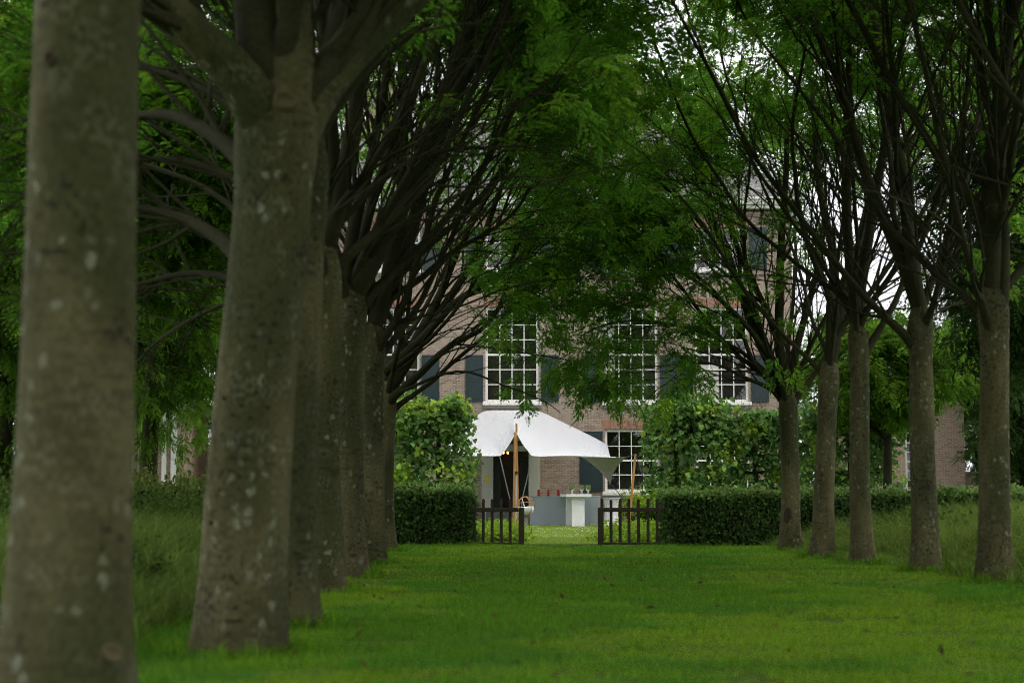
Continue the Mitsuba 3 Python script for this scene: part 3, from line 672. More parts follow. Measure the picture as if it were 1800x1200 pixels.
for q in range(3): add('step', box(xof(855), xof(941), YF - 0.55 - 0.32 * (2 - q), YF - 0.22 - 0.32 * (2 - q) + 0.0, 0.0, 0.30 + 0.13 * (q + 1), 0.012), 'stone', dk)
add('step', box(xof(867), xof(929), YF - 0.218, YF + 0.5, 0.0, 0.70), 'stone', dk)
notice = add('notice', box(xof(852.5), xof(859.5), YF - 0.150, YF - 0.1405, zof(847), zof(835)), 'yellow_paper'); tag(notice, 'small yellow paper notice on the left door pilaster', 'notice')
ch = tag('chandelier', 'chandelier with lit bulbs inside the dark doorway', 'chandelier')
cp = at(896, 795.5, YF + 2.2); arms = Parts(); arms.put(tube([cp + [0, 0, 0.02], cp + [0, 0, 1.5]], 0.012, 6))
for q in range(5):
    e = cp + np.array([0.24 * math.cos(q * 1.257 + 0.6), 0.24 * math.sin(q * 1.257 + 0.6), 0]); arms.put(tube([cp + [0, 0, 0.1], (cp + e) / 2 + [0, 0, -0.08], e - [0, 0, 0.04]], 0.012, 6))
    b = trimesh.creation.icosphere(1, 0.032); b.apply_transform(np.diag([1, 1, 1.5, 1])); b.apply_translation(e)
    add('bulb', b, 'bulb_glow', ch, emitter={'type': 'area', 'radiance': rgb(1.3, 0.52, 0.10), 'sampling_weight': 0.01})
add('frame', arms.mesh(), 'black_metal', ch)

# annexes
def annex(name, label, px0, px1, pyt, Yd, roof_h, depth, ridge_in):
    k = tag(key_for(name), label, 'building'); X = lambda p: at(p, 800, Yd)[0]; Z = lambda p: at(900, p, Yd)[2]
    return k, X, Z


k, X_, Z_ = annex('brick_annex', 'low reddish brick side building with grey roof behind the right tree row', 1545, 1696, 690, 60, 0, 0, 0)
x0, x1, zt, Ya = X_(1525), X_(1696), Z_(688), 60.0
add('wall', cat([poly_wall(sg.box(x0, 0, x1, zt).difference(sg.box(X_(1591), Z_(864), X_(1639), Z_(757))), Ya, 0.3), box(x1 - 0.3, x1, Ya + 0.302, Ya + 6, 0, zt), box(x0, x0 + 0.3, Ya + 0.302, Ya + 6, 0, zt), box(x0, x1, Ya + 6.002, Ya + 6.3, 0, zt)]), 'brick_red', k)
add('interior', box(x0 + 0.35, x1 - 0.35, Ya + 2.5, Ya + 2.6, 0, zt), 'plaster_dark', k)
window(k, 1591, 1639, 757, 864, 2, 6, True, X_, Z_, Ya)
zt2 = zt + 0.003; rv = np.array([[x0 - .3, Ya - .3, zt2], [x1 + .3, Ya - .3, zt2], [x1 + .3, Ya + 6.5, zt2], [x0 - .3, Ya + 6.5, zt2], [x0 + 0.4, Ya + 3.1, zt2 + 2.0], [x1 - 0.4, Ya + 3.1, zt2 + 2.9]])
RF = [[0, 1, 5], [0, 5, 4], [1, 2, 5], [2, 3, 4], [2, 4, 5], [3, 0, 4], [0, 2, 1], [0, 3, 2]]
add('roof', trimesh.Trimesh(rv, RF, process=False), 'slate', k)
add('gutter', box(x0 - 0.34, x1 + 0.34, Ya - 0.42, Ya - 0.303, zt - 0.06, zt + 0.06), 'lead', k)
gw = add('garden_wall', cat([box(X_(1697) + 0.01, X_(1800), Ya + 0.6, Ya + 0.9, 0, Z_(832)), box(X_(1697) + 0.01, X_(1800), Ya + 0.55, Ya + 0.95, Z_(832) + 0.002, Z_(828))]), 'brick', None); tag(gw, 'low dark brick garden wall right of the brick annex', 'wall')
k, X_, Z_ = annex('brick_annex', 'brick side building with white pilasters, seen between the two nearest left trunks', 100, 312, 700, 62, 0, 0, 0)
x0, x1, zt, Ya = X_(60), X_(313), Z_(720), 62.0
add('wall', cat([box(x0, x1, Ya, Ya + 0.3, 0, zt), box(x1 - 0.3, x1, Ya + 0.302, Ya + 6, 0, zt), box(x0, x0 + 0.3, Ya + 0.302, Ya + 6, 0, zt)]), 'brick_red', k)
for (a, b) in ((264, 272), (285, 293), (301, 311)): add('pilaster', box(X_(a), X_(b), Ya - 0.10, Ya - 0.003, 0.1, zt - 0.1, 0.01), 'white_paint', k)
add('drainpipe', trimesh.Trimesh(*tube([[X_(238), Ya - 0.08, 0.1], [X_(238), Ya - 0.08, zt]], 0.055, 10), process=False), 'lead', k, smooth=40)
zt2 = zt + 0.003; rv = np.array([[x0 - .3, Ya - .3, zt2], [x1 + .3, Ya - .3, zt2], [x1 + .3, Ya + 6.5, zt2], [x0 - .3, Ya + 6.5, zt2], [x0 + 1.4, Ya + 3.1, zt2 + 2.6], [x1 - 1.4, Ya + 3.1, zt2 + 2.6]])
add('roof', trimesh.Trimesh(rv, RF, process=False), 'slate', k)

# ------------------------------------------------------------------ stretch canopy
tent = tag('stretch_canopy', 'large white stretch canopy raised on a wooden mast in front of the house door', 'canopy')
sF = [(772, 792), (800, 797), (835, 800), (866, 800.5), (878, 800), (886, 792), (894, 781), (901, 769), (907, 760), (913, 769), (920, 781), (928, 791), (936, 800), (950, 801), (1000, 800), (1040, 801), (1082, 803)]
sR = [(790, 765), (812, 748), (830, 735), (843, 727), (852, 721.5), (865, 721), (880, 721), (892, 721), (903, 721), (914, 721), (926, 721), (938, 721.5), (951, 723), (972, 733), (1005, 750), (1045, 768), (1074, 786)]
yF = np.array([58.2, 57.6, 57.2, 57.0, 56.9, 56.95, 57, 57.05, 57.1, 57.05, 57, 56.95, 56.9, 57, 57.2, 57.5, 58.2])
yR = np.array([60.5, 61.8, 63, 63.7, 63.9, 63.9, 63.9, 63.9, 63.9, 63.9, 63.9, 63.9, 63.9, 63.2, 61.8, 60.2, 58.9])
ff = np.array([at(x, y, d) for (x, y), d in zip(sF, yF)]); rr_ = np.array([at(x, y, d) for (x, y), d in zip(sR, yR)])
ns, nt = 150, 36
s0 = np.linspace(0, 1, len(ff)); s1 = np.linspace(0, 1, ns)
from scipy.interpolate import PchipInterpolator
ffs, rrs = PchipInterpolator(s0, ff)(s1), PchipInterpolator(s0, rr_)(s1)
tt = np.linspace(0, 1, nt)[:, None, None]
apex = np.exp(-((s1 - 0.5) / 0.055) ** 2)[None, :, None]
grid = ffs[None] * (1 - tt) + rrs[None] * tt
grid[..., 2] -= (0.24 * np.sin(PI * tt[..., 0] ** 0.8) * (1 - 0.45 * apex[..., 0]))
gsm = grid.copy()
from scipy.ndimage import gaussian_filter1d
for r_ in range(nt): gsm[r_] = gaussian_filter1d(grid[r_], 0.5 + 5.0 * r_ / nt, axis=0, mode='nearest')
gsm[..., 2] += 0.004 * (meshkit.fbm(np.stack([gsm[..., 0] * 2.0, gsm[..., 1] * 0.8, gsm[..., 1] * 0], -1), 3, 2) - 0.5) * np.sin(PI * tt[..., 0])


def sheet(g, thick=0.008):
    n1, n2 = g.shape[:2]; i, j = np.meshgrid(np.arange(n1 - 1), np.arange(n2 - 1), indexing='ij'); a = (i * n2 + j).ravel()
    f = np.vstack([np.stack([a, a + 1, a + n2 + 1], 1), np.stack([a, a + n2 + 1, a + n2], 1)])
    m = trimesh.Trimesh(g.reshape(-1, 3), f, process=False); nn = m.vertex_normals
    v2 = m.vertices - nn * thick; K = len(m.vertices)
    rim = np.concatenate([np.arange(n2), np.arange(n2 - 1, n1 * n2, n2)[1:], (np.arange(n2) + (n1 - 1) * n2)[::-1][1:], np.arange(0, n1 * n2, n2)[::-1][1:-1]])
    r2 = np.roll(rim, -1)
    return trimesh.Trimesh(np.vstack([m.vertices, v2]), np.vstack([f, f[:, ::-1] + K, np.stack([rim, rim + K, r2], 1), np.stack([r2, rim + K, r2 + K], 1)]), process=False)


add('fabric_roof', sheet(gsm), 'fabric', tent, smooth=60)
# drooping right corner, seen from beneath
ca, cb, cc = at(1022, 802.5, 56.9), at(1100, 803.5, 57.3), at(1073, 850, 58.9)
N = 16
rows = []
for q in range(N + 1):
    u = q / N; A = ca + (cc - ca) * u; B = cb + (cc - cb) * u; row = []
    A = A + np.array([0.05, 0, 0.05]) * math.sin(PI * u); B = B + np.array([-0.10, 0, 0.03]) * math.sin(PI * u)
    for w in range(N + 1):
        P_ = A + (B - A) * (w / N); row.append(P_ + np.array([0, 0.22, 0.0]) * math.sin(PI * w / N) * (1 - u))
    rows.append(row)
rows = np.array(rows); rows[-1] = rows[-1] + np.linspace(-0.02, 0.02, N + 1)[:, None] * [1, 0, 0]
tag(add('corner_flap', sheet(rows), 'flap_fabric', tent, smooth=60), 'greyish canopy corner pulled down towards a guy rope')
edge = Parts(); edge.put(tube(ffs[:62] - [0, 0, 0.01], 0.016, 6)); edge.put(tube(ffs[88:] - [0, 0, 0.01], 0.016, 6)); edge.put(tube([p - np.array([0, 0, 0.01]) for p in ffs[60:91]], 0.016, 6))
add('hem', edge.mesh(), 'cloth', tent)
mz = lambda px, py, Yd=57.1: at(px, py, Yd)
gl = float(ground_z(0.1, 57.1))
bm = mz(904, 921); tp = mz(906, 757)
pole = Parts(); pole.put(tube([[bm[0], 57.1, gl - 0.05], [tp[0] - 0.01, 57.1, tp[2] - 0.05]], [0.060, 0.048], 12)); add('mast', pole.mesh(), 'mast_wood', tent, smooth=50)
bm = mz(909.5, 921); tp = mz(907.8, 744)
pole = Parts(); pole.put(tube([[bm[0], 57.2, gl - 0.05], [tp[0], 57.12, tp[2]]], [0.055, 0.036], 12)); add('mast', pole.mesh(), 'mast_wood', tent, smooth=50)
add('cleat', cat([box(*(mz(905, 0)[0] + np.array([0.0, 0.10])), 56.98, 57.04, mz(0, 833)[2], mz(0, 828)[2], 0.008)]), 'black_metal', tent)
pl = Parts(); pl.put(tube([at(1117, 798, 57.6), at(1113, 840, 57.6), [at(1105, 922, 57.6)[0], 57.6, gl]], [0.036, 0.042, 0.047], 10)); add('side_pole', pl.mesh(), 'mast_wood', tent, smooth=50)
for pts_, bs in (([mz(878.5, 802, 56.95), mz(897, 880, 58.0), mz(899, 918, 58.5)], 'rope'), ([mz(935.5, 803, 56.95), mz(919, 872, 58.0), mz(914, 916, 58.5)], 'rope'), ([mz(907.5, 836, 57.0), mz(907.2, 912, 56.98)], 'rope'),
                 ([cc, at(1084, 862, 58.3), at(1102, 885, 57.4), [at(1128, 918, 55.8)[0], 55.8, gl]], 'dark_rope'), ([cb, at(1117, 799, 57.6)], 'dark_rope'), ([at(1117, 799, 57.6), at(1124, 818, 57.3), at(1146, 880, 56.4), [at(1160, 920, 56)[0], 56.0, gl]], 'dark_rope')):
    q = Parts(); q.put(tube(pts_, 0.017 if bs == 'rope' else 0.014, 6)); add('rope', q.mesh(), bs, tent)

# ------------------------------------------------------------------ bar, tables, vessels, sculpture
Yb = 59.0; X = lambda p, Yd=Yb: at(p, 880, Yd)[0]; Z = lambda p, Yd=Yb: at(900, p, Yd)[2]
gb = float(ground_z(1.5, Yb))
bar = tag('bar_counter', 'long grey-blue bar counter standing on the lawn under the canopy', 'bar counter')
add('front_panel', box(X(932), X(1055), Yb, Yb + 0.04, gb - 0.02, Z(873), 0.004), 'blue_counter', bar)
add('side_panel', box(X(932), X(932) + 0.04, Yb + 0.042, Yb + 0.7, gb - 0.02, Z(873)), 'blue_counter', bar); add('side_panel', box(X(1055) - 0.04, X(1055), Yb + 0.042, Yb + 0.7, gb - 0.02, Z(873)), 'blue_counter', bar)
add('top', box(X(931.5), X(1055.5), Yb - 0.01, Yb + 0.72, Z(873) + 0.002, Z(871.2), 0.006), 'blue_counter', bar)


def pedestal(name, label, tx0, tx1, lx0, lx1, ty0, ty1, by, Yd, dep=0.7):
    k = tag(key_for(name), label, 'bar table'); g = float(ground_z(X(lx0, Yd), Yd))
    add('table_top', box(X(tx0, Yd), X(tx1, Yd), Yd, Yd + dep, Z(ty1, Yd), Z(ty0, Yd), 0.006), 'white_laminate', k)
    m = (lx1 - lx0) / 60
    add('leg', box(X(lx0, Yd), X(lx1, Yd), Yd + 0.16, Yd + 0.52, g - 0.03, Z(ty1, Yd) - 0.002, 0.006), 'white_laminate', k); return k


pedestal('bar_table', 'white pedestal bar table standing in front of the grey-blue bar, carrying the metal goblets', 995.5, 1040, 1005.5, 1028, 868, 873, 923, 57.6)
pedestal('bar_table', 'white pedestal bar table just behind the left edge of the front one', 985, 1030, 995.2, 1016, 868.2, 873, 920, 58.35)
pedestal('bar_table', 'white table edge peeking out at the right end of the left clipped hedge', 790, 836.5, 806, 824, 867.5, 872.5, 922, 56)
for q, px in enumerate((947, 964, 982)):
    k = tag(key_for('red_lantern'), ('leftmost', 'middle', 'rightmost')[q] + ' of the three red glass lanterns in a row on the grey-blue bar', 'lantern', 'red lanterns on the bar')
    zb = Z(871.2) + 0.001; c = (X(px), Yb + 0.25, zb)
    add('glass', lathe([(0, 0.01), (0.048, 0.01), (0.052, 0.03), (0.050, 0.16), (0.040, 0.185), (0.0, 0.185)], 18, c), 'red_glass', k, smooth=40)
    add('base', lathe([(0, 0), (0.058, 0), (0.058, 0.009), (0, 0.009)], 18, c), 'black_metal', k); add('lid', lathe([(0, 0.186), (0.047, 0.186), (0.040, 0.205), (0.012, 0.22), (0, 0.22)], 18, c), 'red_glass', k)
for q, px in enumerate((1006, 1023, 1038.2)):
    k = tag(key_for('goblet_bucket'), ('left', 'middle', 'right')[q] + ' of the three shiny metal ice buckets on the white bar table', 'ice bucket', 'metal buckets on the bar table')
    c = (X(px, 57.6) - (0.07 if q == 2 else 0), 57.6 + 0.3, Z(868, 57.6) + 0.001)
    add('foot', lathe([(0, 0), (0.06, 0), (0.06, 0.012), (0.035, 0.03), (0.032, 0.09), (0.05, 0.105), (0, 0.105)], 20, c), 'steel', k, smooth=40)
    add('bowl', lathe([(0.0, 0.108), (0.06, 0.108), (0.085, 0.15), (0.096, 0.24), (0.102, 0.31), (0.097, 0.31), (0.09, 0.24), (0.078, 0.155), (0.0, 0.125)], 24, c), 'steel', k, smooth=40)
    hd = Parts(); hd.put(tube([np.array(c) + [-0.09, 0, 0.28], np.array(c) + [-0.135, 0, 0.25], np.array(c) + [-0.125, 0, 0.19], np.array(c) + [-0.085, 0, 0.16]], 0.008, 6)); add('handle', hd.mesh(), 'steel', k)
# cloth covered standing table
Yc = 58.2; c = np.array([X(1074.5, Yc), Yc, float(ground_z(3.3, Yc))]); zt_ = Z(875.5, Yc)
nz_, na_ = 26, 96; tz = np.linspace(0, 1, nz_)[:, None]; ta = np.arange(na_)[None] * 2 * PI / na_
rad = 0.235 + 0.045 * tz ** 6 - 0.03 * np.sin(PI * np.clip(tz, 0, 1)) + 0.05 * (1 - tz) ** 4 + 0.016 * np.sin(ta * 15 + 0.8 * np.sin(ta * 3)) * (0.25 + 0.75 * (1 - tz))
V_ = np.stack([c[0] + rad * np.cos(ta), c[1] + rad * np.sin(ta), np.broadcast_to(c[2] + 0.02 + tz * (zt_ - c[2] - 0.02), rad.shape)], -1).reshape(-1, 3)
i, j = np.meshgrid(np.arange(nz_ - 1), np.arange(na_), indexing='ij'); f_ = np.stack([i * na_ + j, i * na_ + (j + 1) % na_, (i + 1) * na_ + (j + 1) % na_, (i + 1) * na_ + j], -1).reshape(-1, 4)
k = tag('standing_table', 'round standing table draped to the ground in a pleated white cloth beside the canopy corner', 'standing table')
add('cloth', trimesh.Trimesh(V_, np.vstack([f_[:, [0, 1, 2]], f_[:, [0, 2, 3]]]), process=False), 'cloth', k, smooth=True)
add('table_top', lathe([(0, zt_ - 0.012), (0.30, zt_ - 0.012), (0.305, zt_), (0.295, zt_ + 0.008), (0, zt_ + 0.008)], 40, (c[0], c[1], 0)), 'cloth', k)
# sculpture
Ys = 54.0; g = float(ground_z(0.4, Ys)); S = lambda px, py, dy=0.0: at(px, py, Ys + dy)
k = tag('garden_sculpture', 'small white boat-shaped bowl ringed by thin wooden hoops on a grey stump', 'garden sculpture')
cs = S(921, 893)
hull = trimesh.creation.icosphere(3); hv = hull.vertices.copy(); hv[:, 2] = np.where(hv[:, 2] > 0, hv[:, 2] * 0.12, hv[:, 2]); hv[:, :2] *= (1 - 0.25 * np.abs(hv[:, :1]) ** 2)
hv = hv * [0.42, 0.20, 0.23]; ca_ = math.radians(12); hv = np.stack([hv[:, 0] * math.cos(ca_) - hv[:, 2] * math.sin(ca_) * -1 * -1, hv[:, 1], hv[:, 2] + hv[:, 0] * 0.10], 1)
add('bowl', trimesh.Trimesh(hv + cs + [0, 0, 0.02], hull.faces, process=False), 'white_laminate', k, smooth=True)
def hoop(tilt, yaw, r, c0):
    q = np.linspace(0, 2 * PI, 40); p = np.stack([r * np.cos(q), 0 * q, r * np.sin(q)], 1)
    p = p @ np.array([[1, 0, 0], [0, math.cos(tilt), -math.sin(tilt)], [0, math.sin(tilt), math.cos(tilt)]]).T @ np.array([[math.cos(yaw), -math.sin(yaw), 0], [math.sin(yaw), math.cos(yaw), 0], [0, 0, 1]]).T
    h = Parts(); h.put(tube(p + c0, 0.013, 6)); return h.mesh()
for (a, b, r_) in ((0.25, 0.5, 0.30), (0.15, -0.9, 0.30), (1.15, 0.2, 0.31)): add('hoop', hoop(a, b, r_, S(923, 889)), 'mast_wood', k)
st = Parts(); st.put(tube([S(917, 874), S(923, 893), S(926, 906)], 0.012, 6)); add('axle', st.mesh(), 'white_laminate', k)
add('stump', lathe([(0, -0.05), (0.26, -0.05), (0.26, 0.03), (0.17, 0.035), (0.155, 0.10), (0.15, 0.30), (0.16, 0.36), (0, 0.37)], 20, (S(919, 0)[0], Ys, g)), 'stone', k, smooth=35)

# ------------------------------------------------------------------ gates
YG = 39.0
def gate(name, label, post, pickets, x_end, side):
    k = tag(key_for(name), label, 'gate'); Xg = lambda p: at(p, 920, YG)[0]; Zg = lambda p: at(900, p, YG)[2]
    pb = box(Xg(post[0]), Xg(post[1]), YG - 0.08, YG + 0.06, -0.1, Zg(891.5), 0.012); add('post', pb, 'gate_wood', k)
    a, b = (Xg(x_end), Xg(post[0]) - 0.002) if side < 0 else (Xg(post[1]) + 0.002, Xg(x_end))
    add('rail', box(a, b, YG - 0.045, YG - 0.002, Zg(899), Zg(891.8), 0.006), 'gate_wood', k); add('rail', box(a, b, YG - 0.045, YG - 0.002, Zg(957), Zg(952.5), 0.006), 'gate_wood', k)
    rng = np.random.default_rng(int(post[0]))
    for p in pickets:
        x = Xg(p) + rng.normal(0, 0.004); w = 0.034; zt_ = Zg(876.5) + rng.normal(0, 0.008); tilt = rng.normal(0, 0.004)
        arcp = [(w * math.cos(q) + tilt, zt_ - w + w * math.sin(q)) for q in np.linspace(0, PI, 9)]
        m = poly_wall(sg.Polygon([(w, Zg(956))] + arcp + [(-w, Zg(956))]), YG + 0.0, 0.024); m.apply_translation((x, 0, 0)); add('picket', m, 'gate_wood', k)


gate('picket_gate', 'dark brown picket gate on the left, next to the clipped hedge', (911.5, 921.5), (833, 849.5, 865, 881, 897), 826, -1)
gate('picket_gate', 'dark brown picket gate on the right, in front of the standing table', (1051, 1061), (1058, 1074, 1090.5, 1106, 1122.5, 1139, 1155, 1171), 1178, 1)
tag(add('threshold', box(at(921.6, 0, YG)[0], at(1050.9, 0, YG)[0], YG + 0.05, YG + 0.35, -0.1, 0.035, 0.012), 'gate_wood', None), 'dark worn wooden threshold board on the ground between the two gates', 'threshold')

# ------------------------------------------------------------------ hedges, pleached limes, undergrowth
def hedge(name, label, x0, x1, y0, y1, h, n, col, seed, rough=0.10, size=0.105, topcol=None):
    k = tag(key_for(name), label, 'hedge'); rng = np.random.default_rng(seed)
    z0 = 0.0; add('branches', box(x0 + 0.12, x1 - 0.12, y0 + 0.12, y1 - 0.12, z0 - 0.05, h - 0.13), 'hedge_core', k)
    A = np.array([(x1 - x0) * h, (x1 - x0) * (y1 - y0), (y1 - y0) * h, (y1 - y0) * h]); ch_ = rng.choice(4, n, p=A / A.sum()); u, v = rng.random(n), rng.random(n)
    P = np.zeros((n, 3)); N_ = np.zeros((n, 3))
    for q, (pf, nf) in enumerate(((lambda u, v: (x0 + u * (x1 - x0), y0 + 0 * u, z0 + v * h), (0, -1, 0.25)), (lambda u, v: (x0 + u * (x1 - x0), y0 + v * (y1 - y0), h + 0 * u), (0, 0, 1)), (lambda u, v: (x0 + 0 * u, y0 + u * (y1 - y0), v * h), (-1, 0, .25)), (lambda u, v: (x1 + 0 * u, y0 + u * (y1 - y0), v * h), (1, 0, .25)))):
        s = ch_ == q; P[s] = np.stack(pf(u[s], v[s]), 1); N_[s] = nf
    bump = (meshkit.fbm(P * 2.2, 3, seed) - 0.5) * rough * 3
    up_ = (N_[:, 2] > 0.9) & (rng.random(n) < 0.25); P[up_, 2] += rng.exponential(0.045, up_.sum())
    P += N_ * (bump + 0.05 - rng.random(n) * 0.15)[:, None] + rng.normal(0, 0.02, (n, 3))
    d = rand_dirs(n, rng) * 0.9 + N_ * 0.25 + [0, 0, -0.25]
    x, y, z = frames(d, rng, N_ + rng.normal(0, 0.55, (n, 3)))
    c = np.repeat(np.asarray(col)[None], n, 0) * (0.75 + 0.7 * meshkit.fbm(P * 3, 2, seed + 1))[:, None]
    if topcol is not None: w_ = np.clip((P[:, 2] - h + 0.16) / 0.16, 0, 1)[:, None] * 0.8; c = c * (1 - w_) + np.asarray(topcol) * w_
    m, cc_ = scatter(OVAL, OVAL_F, P, x, y, z, size * rng.uniform(0.6, 1.2, n), c, rng, 0.32)
    tag(add('leaves', m, 'foliage', k, color=cc_), kind='stuff'); return k


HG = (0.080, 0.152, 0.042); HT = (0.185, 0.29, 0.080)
XG = lambda p, Yd=39.0: at(p, 900, Yd)[0]; ZG = lambda p, Yd=39.0: at(900, p, Yd)[2]
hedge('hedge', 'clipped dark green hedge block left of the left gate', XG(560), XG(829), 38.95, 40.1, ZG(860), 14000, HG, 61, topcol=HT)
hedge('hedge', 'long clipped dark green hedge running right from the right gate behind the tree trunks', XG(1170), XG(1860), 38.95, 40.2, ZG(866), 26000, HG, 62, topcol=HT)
hedge('hedge', 'rough overgrown hedge bank between the two nearest left trunks', -11.0, -4.9, 33.0, 34.6, 1.32, 16000, (0.085, 0.13, 0.032), 63, rough=0.28, size=0.09, topcol=(0.20, 0.25, 0.07))


def lime(name, label, px, px0, px1, py0, py1, Yd, n, seed, depth=0.75, size=0.15, base_py=930):
    k = tag(key_for(name), label, 'tree'); rng = np.random.default_rng(seed); c = lambda a, b: at(a, b, Yd)
    x0, x1, z0, z1 = c(px0, 0)[0], c(px1, 0)[0], c(900, py1)[2], c(900, py0)[2]; xt = c(px, 0)[0]
    tr = Parts(); tr.put(tube([[xt, Yd, -0.05], [xt + 0.02, Yd, z0], [xt - 0.02, Yd, (z0 + z1) / 2], [xt, Yd, z1 - 0.4]], [0.10, 0.085, 0.065, 0.03], 10)); add('trunk', tr.mesh(), 'branch_bark', k, smooth=True)
    br = Parts(); seeds = []
    for lev in np.linspace(z0 + 0.25, z1 - 0.45, 5):
        for s in (-1, 1):
            e = xt + s * ((x1 - xt) if s > 0 else (xt - x0)) * 0.92; L = abs(e - xt)
            p = np.array([[xt, Yd, lev], [xt + (e - xt) * 0.5, Yd + rng.normal(0, 0.04), lev + rng.normal(0.05, 0.04)], [e, Yd + rng.normal(0, 0.06), lev + rng.normal(0.1, 0.06)]]); p = spline(p, 8)
            br.put(tube(p, np.linspace(0.042, 0.012, 8), 6))
            for q in range(int(L * 7)):
                b = p[rng.integers(1, 8)] + rng.normal(0, 0.06, 3) * [1, 0.2, 0.2]; d = np.array([rng.normal(0, 0.5), rng.normal(0, 1.0), rng.normal(0.2, 0.7)]); d /= np.linalg.norm(d)
                t2, r2, d2 = grow(b, d, rng.uniform(0.35, 0.75), 0.010, 0.003, rng, 0.05, 0.2, 4); br.put(tube(t2, r2, 3, False)); seeds.append(t2)
    for q in range(26):
        xs = rng.uniform(x0 + 0.1, x1 - 0.1); t2, r2, d2 = grow([xs, Yd + rng.normal(0, 0.15), z1 - 0.9], [rng.normal(0, 0.3), rng.normal(0, 0.3), 1.0], rng.uniform(0.4, 1.15), 0.010, 0.003, rng, 0.05, 0.12, 4); br.put(tube(t2, r2, 3, False)); seeds.append(t2)
    add('branches', br.mesh(), 'branch_bark', k)
    seeds = np.array(seeds).reshape(-1, 3); P = seeds[rng.integers(0, len(seeds), n)] + rng.normal(0, 0.17, (n, 3)) * [1.1, 1.2, 1.0]
    P = P[(P[:, 2] > z0 - 0.25) & (P[:, 2] < z1 + 0.32 - 1.7 * np.abs(meshkit.noise(np.stack([P[:, 0] * 1.4, P[:, 0] * 0, P[:, 0] * 0], -1), seed) - 0.35)) & (P[:, 0] > x0 - 0.15) & (P[:, 0] < x1 + 0.15) & (np.abs((P[:, 0] - (x0 + x1) / 2) / ((x1 - x0) / 2 + 0.1)) ** 3.2 + np.abs((P[:, 2] - (z0 + z1) / 2) / ((z1 - z0) / 2 + 0.25)) ** 3.2 < 0.45 + 1.15 * meshkit.noise(P * 1.7, seed + 2))]; n = len(P)
    d = rand_dirs(n, rng) * 0.75 + [0, -0.3, -0.5]; x, y, z = frames(d, rng, np.array([0, -0.8, 1.0]) + rng.normal(0, 0.45, (n, 3)))
    young = (meshkit.noise(P * 1.7, seed) > 0.66)[:, None]
    c_ = np.where(young, [0.30, 0.45, 0.070], [0.145, 0.265, 0.080])
    m, cc_ = scatter(HEART, HEART_F, P, x, y, z, size * rng.uniform(0.55, 1.15, n), c_, rng, 0.34)
    tag(add('crown', m, 'foliage', k, color=cc_), kind='stuff'); return k


lime('pleached_lime', 'flat trained lime tree with big leaves behind the left clipped hedge', 775, 690, 838, 690, 872, 45.5, 3900, 71)
lime('pleached_lime', 'broad trained lime tree just right of the right gate, behind the hedge', 1183, 1128, 1262, 696, 880, 45.5, 3700, 72)
lime('pleached_lime', 'trained lime tree behind the farthest right row trunk, showing a bare horizontal branch', 1317, 1245, 1400, 706, 880, 46.0, 3900, 73)
lime('pleached_lime', 'trained lime tree behind the right row, left of the brick annex', 1480, 1400, 1562, 700, 880, 46.0, 3900, 74)

group_of('ground_leaf_0', *scatter(OVAL, OVAL_F, *(lambda r: (lambda p, d: (p, *frames(d, r, np.array([0, 0, 1.0]) + r.normal(0, .4, (260, 3)))))(np.stack([r.normal(0, .22, 260), r.normal(0, .22, 260), np.abs(r.normal(0.1, .10, 260))], 1), rand_dirs(260, r) * [1, 1, .5]))(np.random.default_rng(81)), 0.085, (0.24, 0.38, 0.045), np.random.default_rng(82), 0.25))
for nm, lab, p0, p1 in (('ground_cover', 'bright green low plants growing behind the left gate', 815, 905), ('ground_cover', 'bright green low plants growing behind the right gate', 1072, 1200)):
    k = key_for(nm); tag(k, lab, 'plants', kind='stuff')
    for q in range(60):
        Yd = rng.uniform(41, 44.5); px = p0 + (p1 - p0) * rng.random(); x = at(px, 900, Yd)[0]
        place(k, 'ground_leaf_0', spin(x, Yd, float(ground_z(x, Yd)) - 0.02, 1.0, rng.uniform(0.8, 1.7)))
k = key_for('ground_cover'); tag(k, 'leafy green shrubs growing against the house wall right of the standing table', 'plants', kind='stuff')
for q in range(70):
    Yd = rng.uniform(60.5, 63); px = rng.uniform(1112, 1300); x = at(px, 900, Yd)[0]
    place(k, 'ground_leaf_0', spin(x, Yd, float(ground_z(x, Yd)) + rng.uniform(0, 0.7), 1.3, rng.uniform(0.9, 1.7)))

for q in range(3):
    group_of(f'long_grass_{q}', *blades(230, 0.7, 0.3, 0.95, 0.011, np.array([0.155, 0.235, 0.050]) * (1, 0.85, 1.25)[q], 90 + q, 0.6, True))
tag('tall_grass', 'long unmown grass filling the verges behind both tree rows', 'grass', kind='stuff')
for q in range(1500):
    if rng.random() < 0.6: Yd = rng.uniform(19, 38.5); x = rng.uniform(5.6, 5.6 + 0.14 * Yd + 1.5)
    else: Yd = rng.uniform(9, 33); x = -rng.uniform(2.9, 3.4 + 0.2 * Yd)
    if x > 0 and x < 6.5 + rng.normal(0, 0.3) - (0.5 if Yd > 27 else 0): continue
    edge_ = min(1.0, 0.35 + 0.5 * (x - 6.0 if x > 0 else -x - 2.7)); place('tall_grass', f'long_grass_{rng.integers(3)}', spin(x, Yd, float(ground_z(x, Yd)) - 0.02, 1.0, max(0.25, edge_ * (1.25 if x > 8 else 1)) * rng.uniform(0.7, 1.1)))

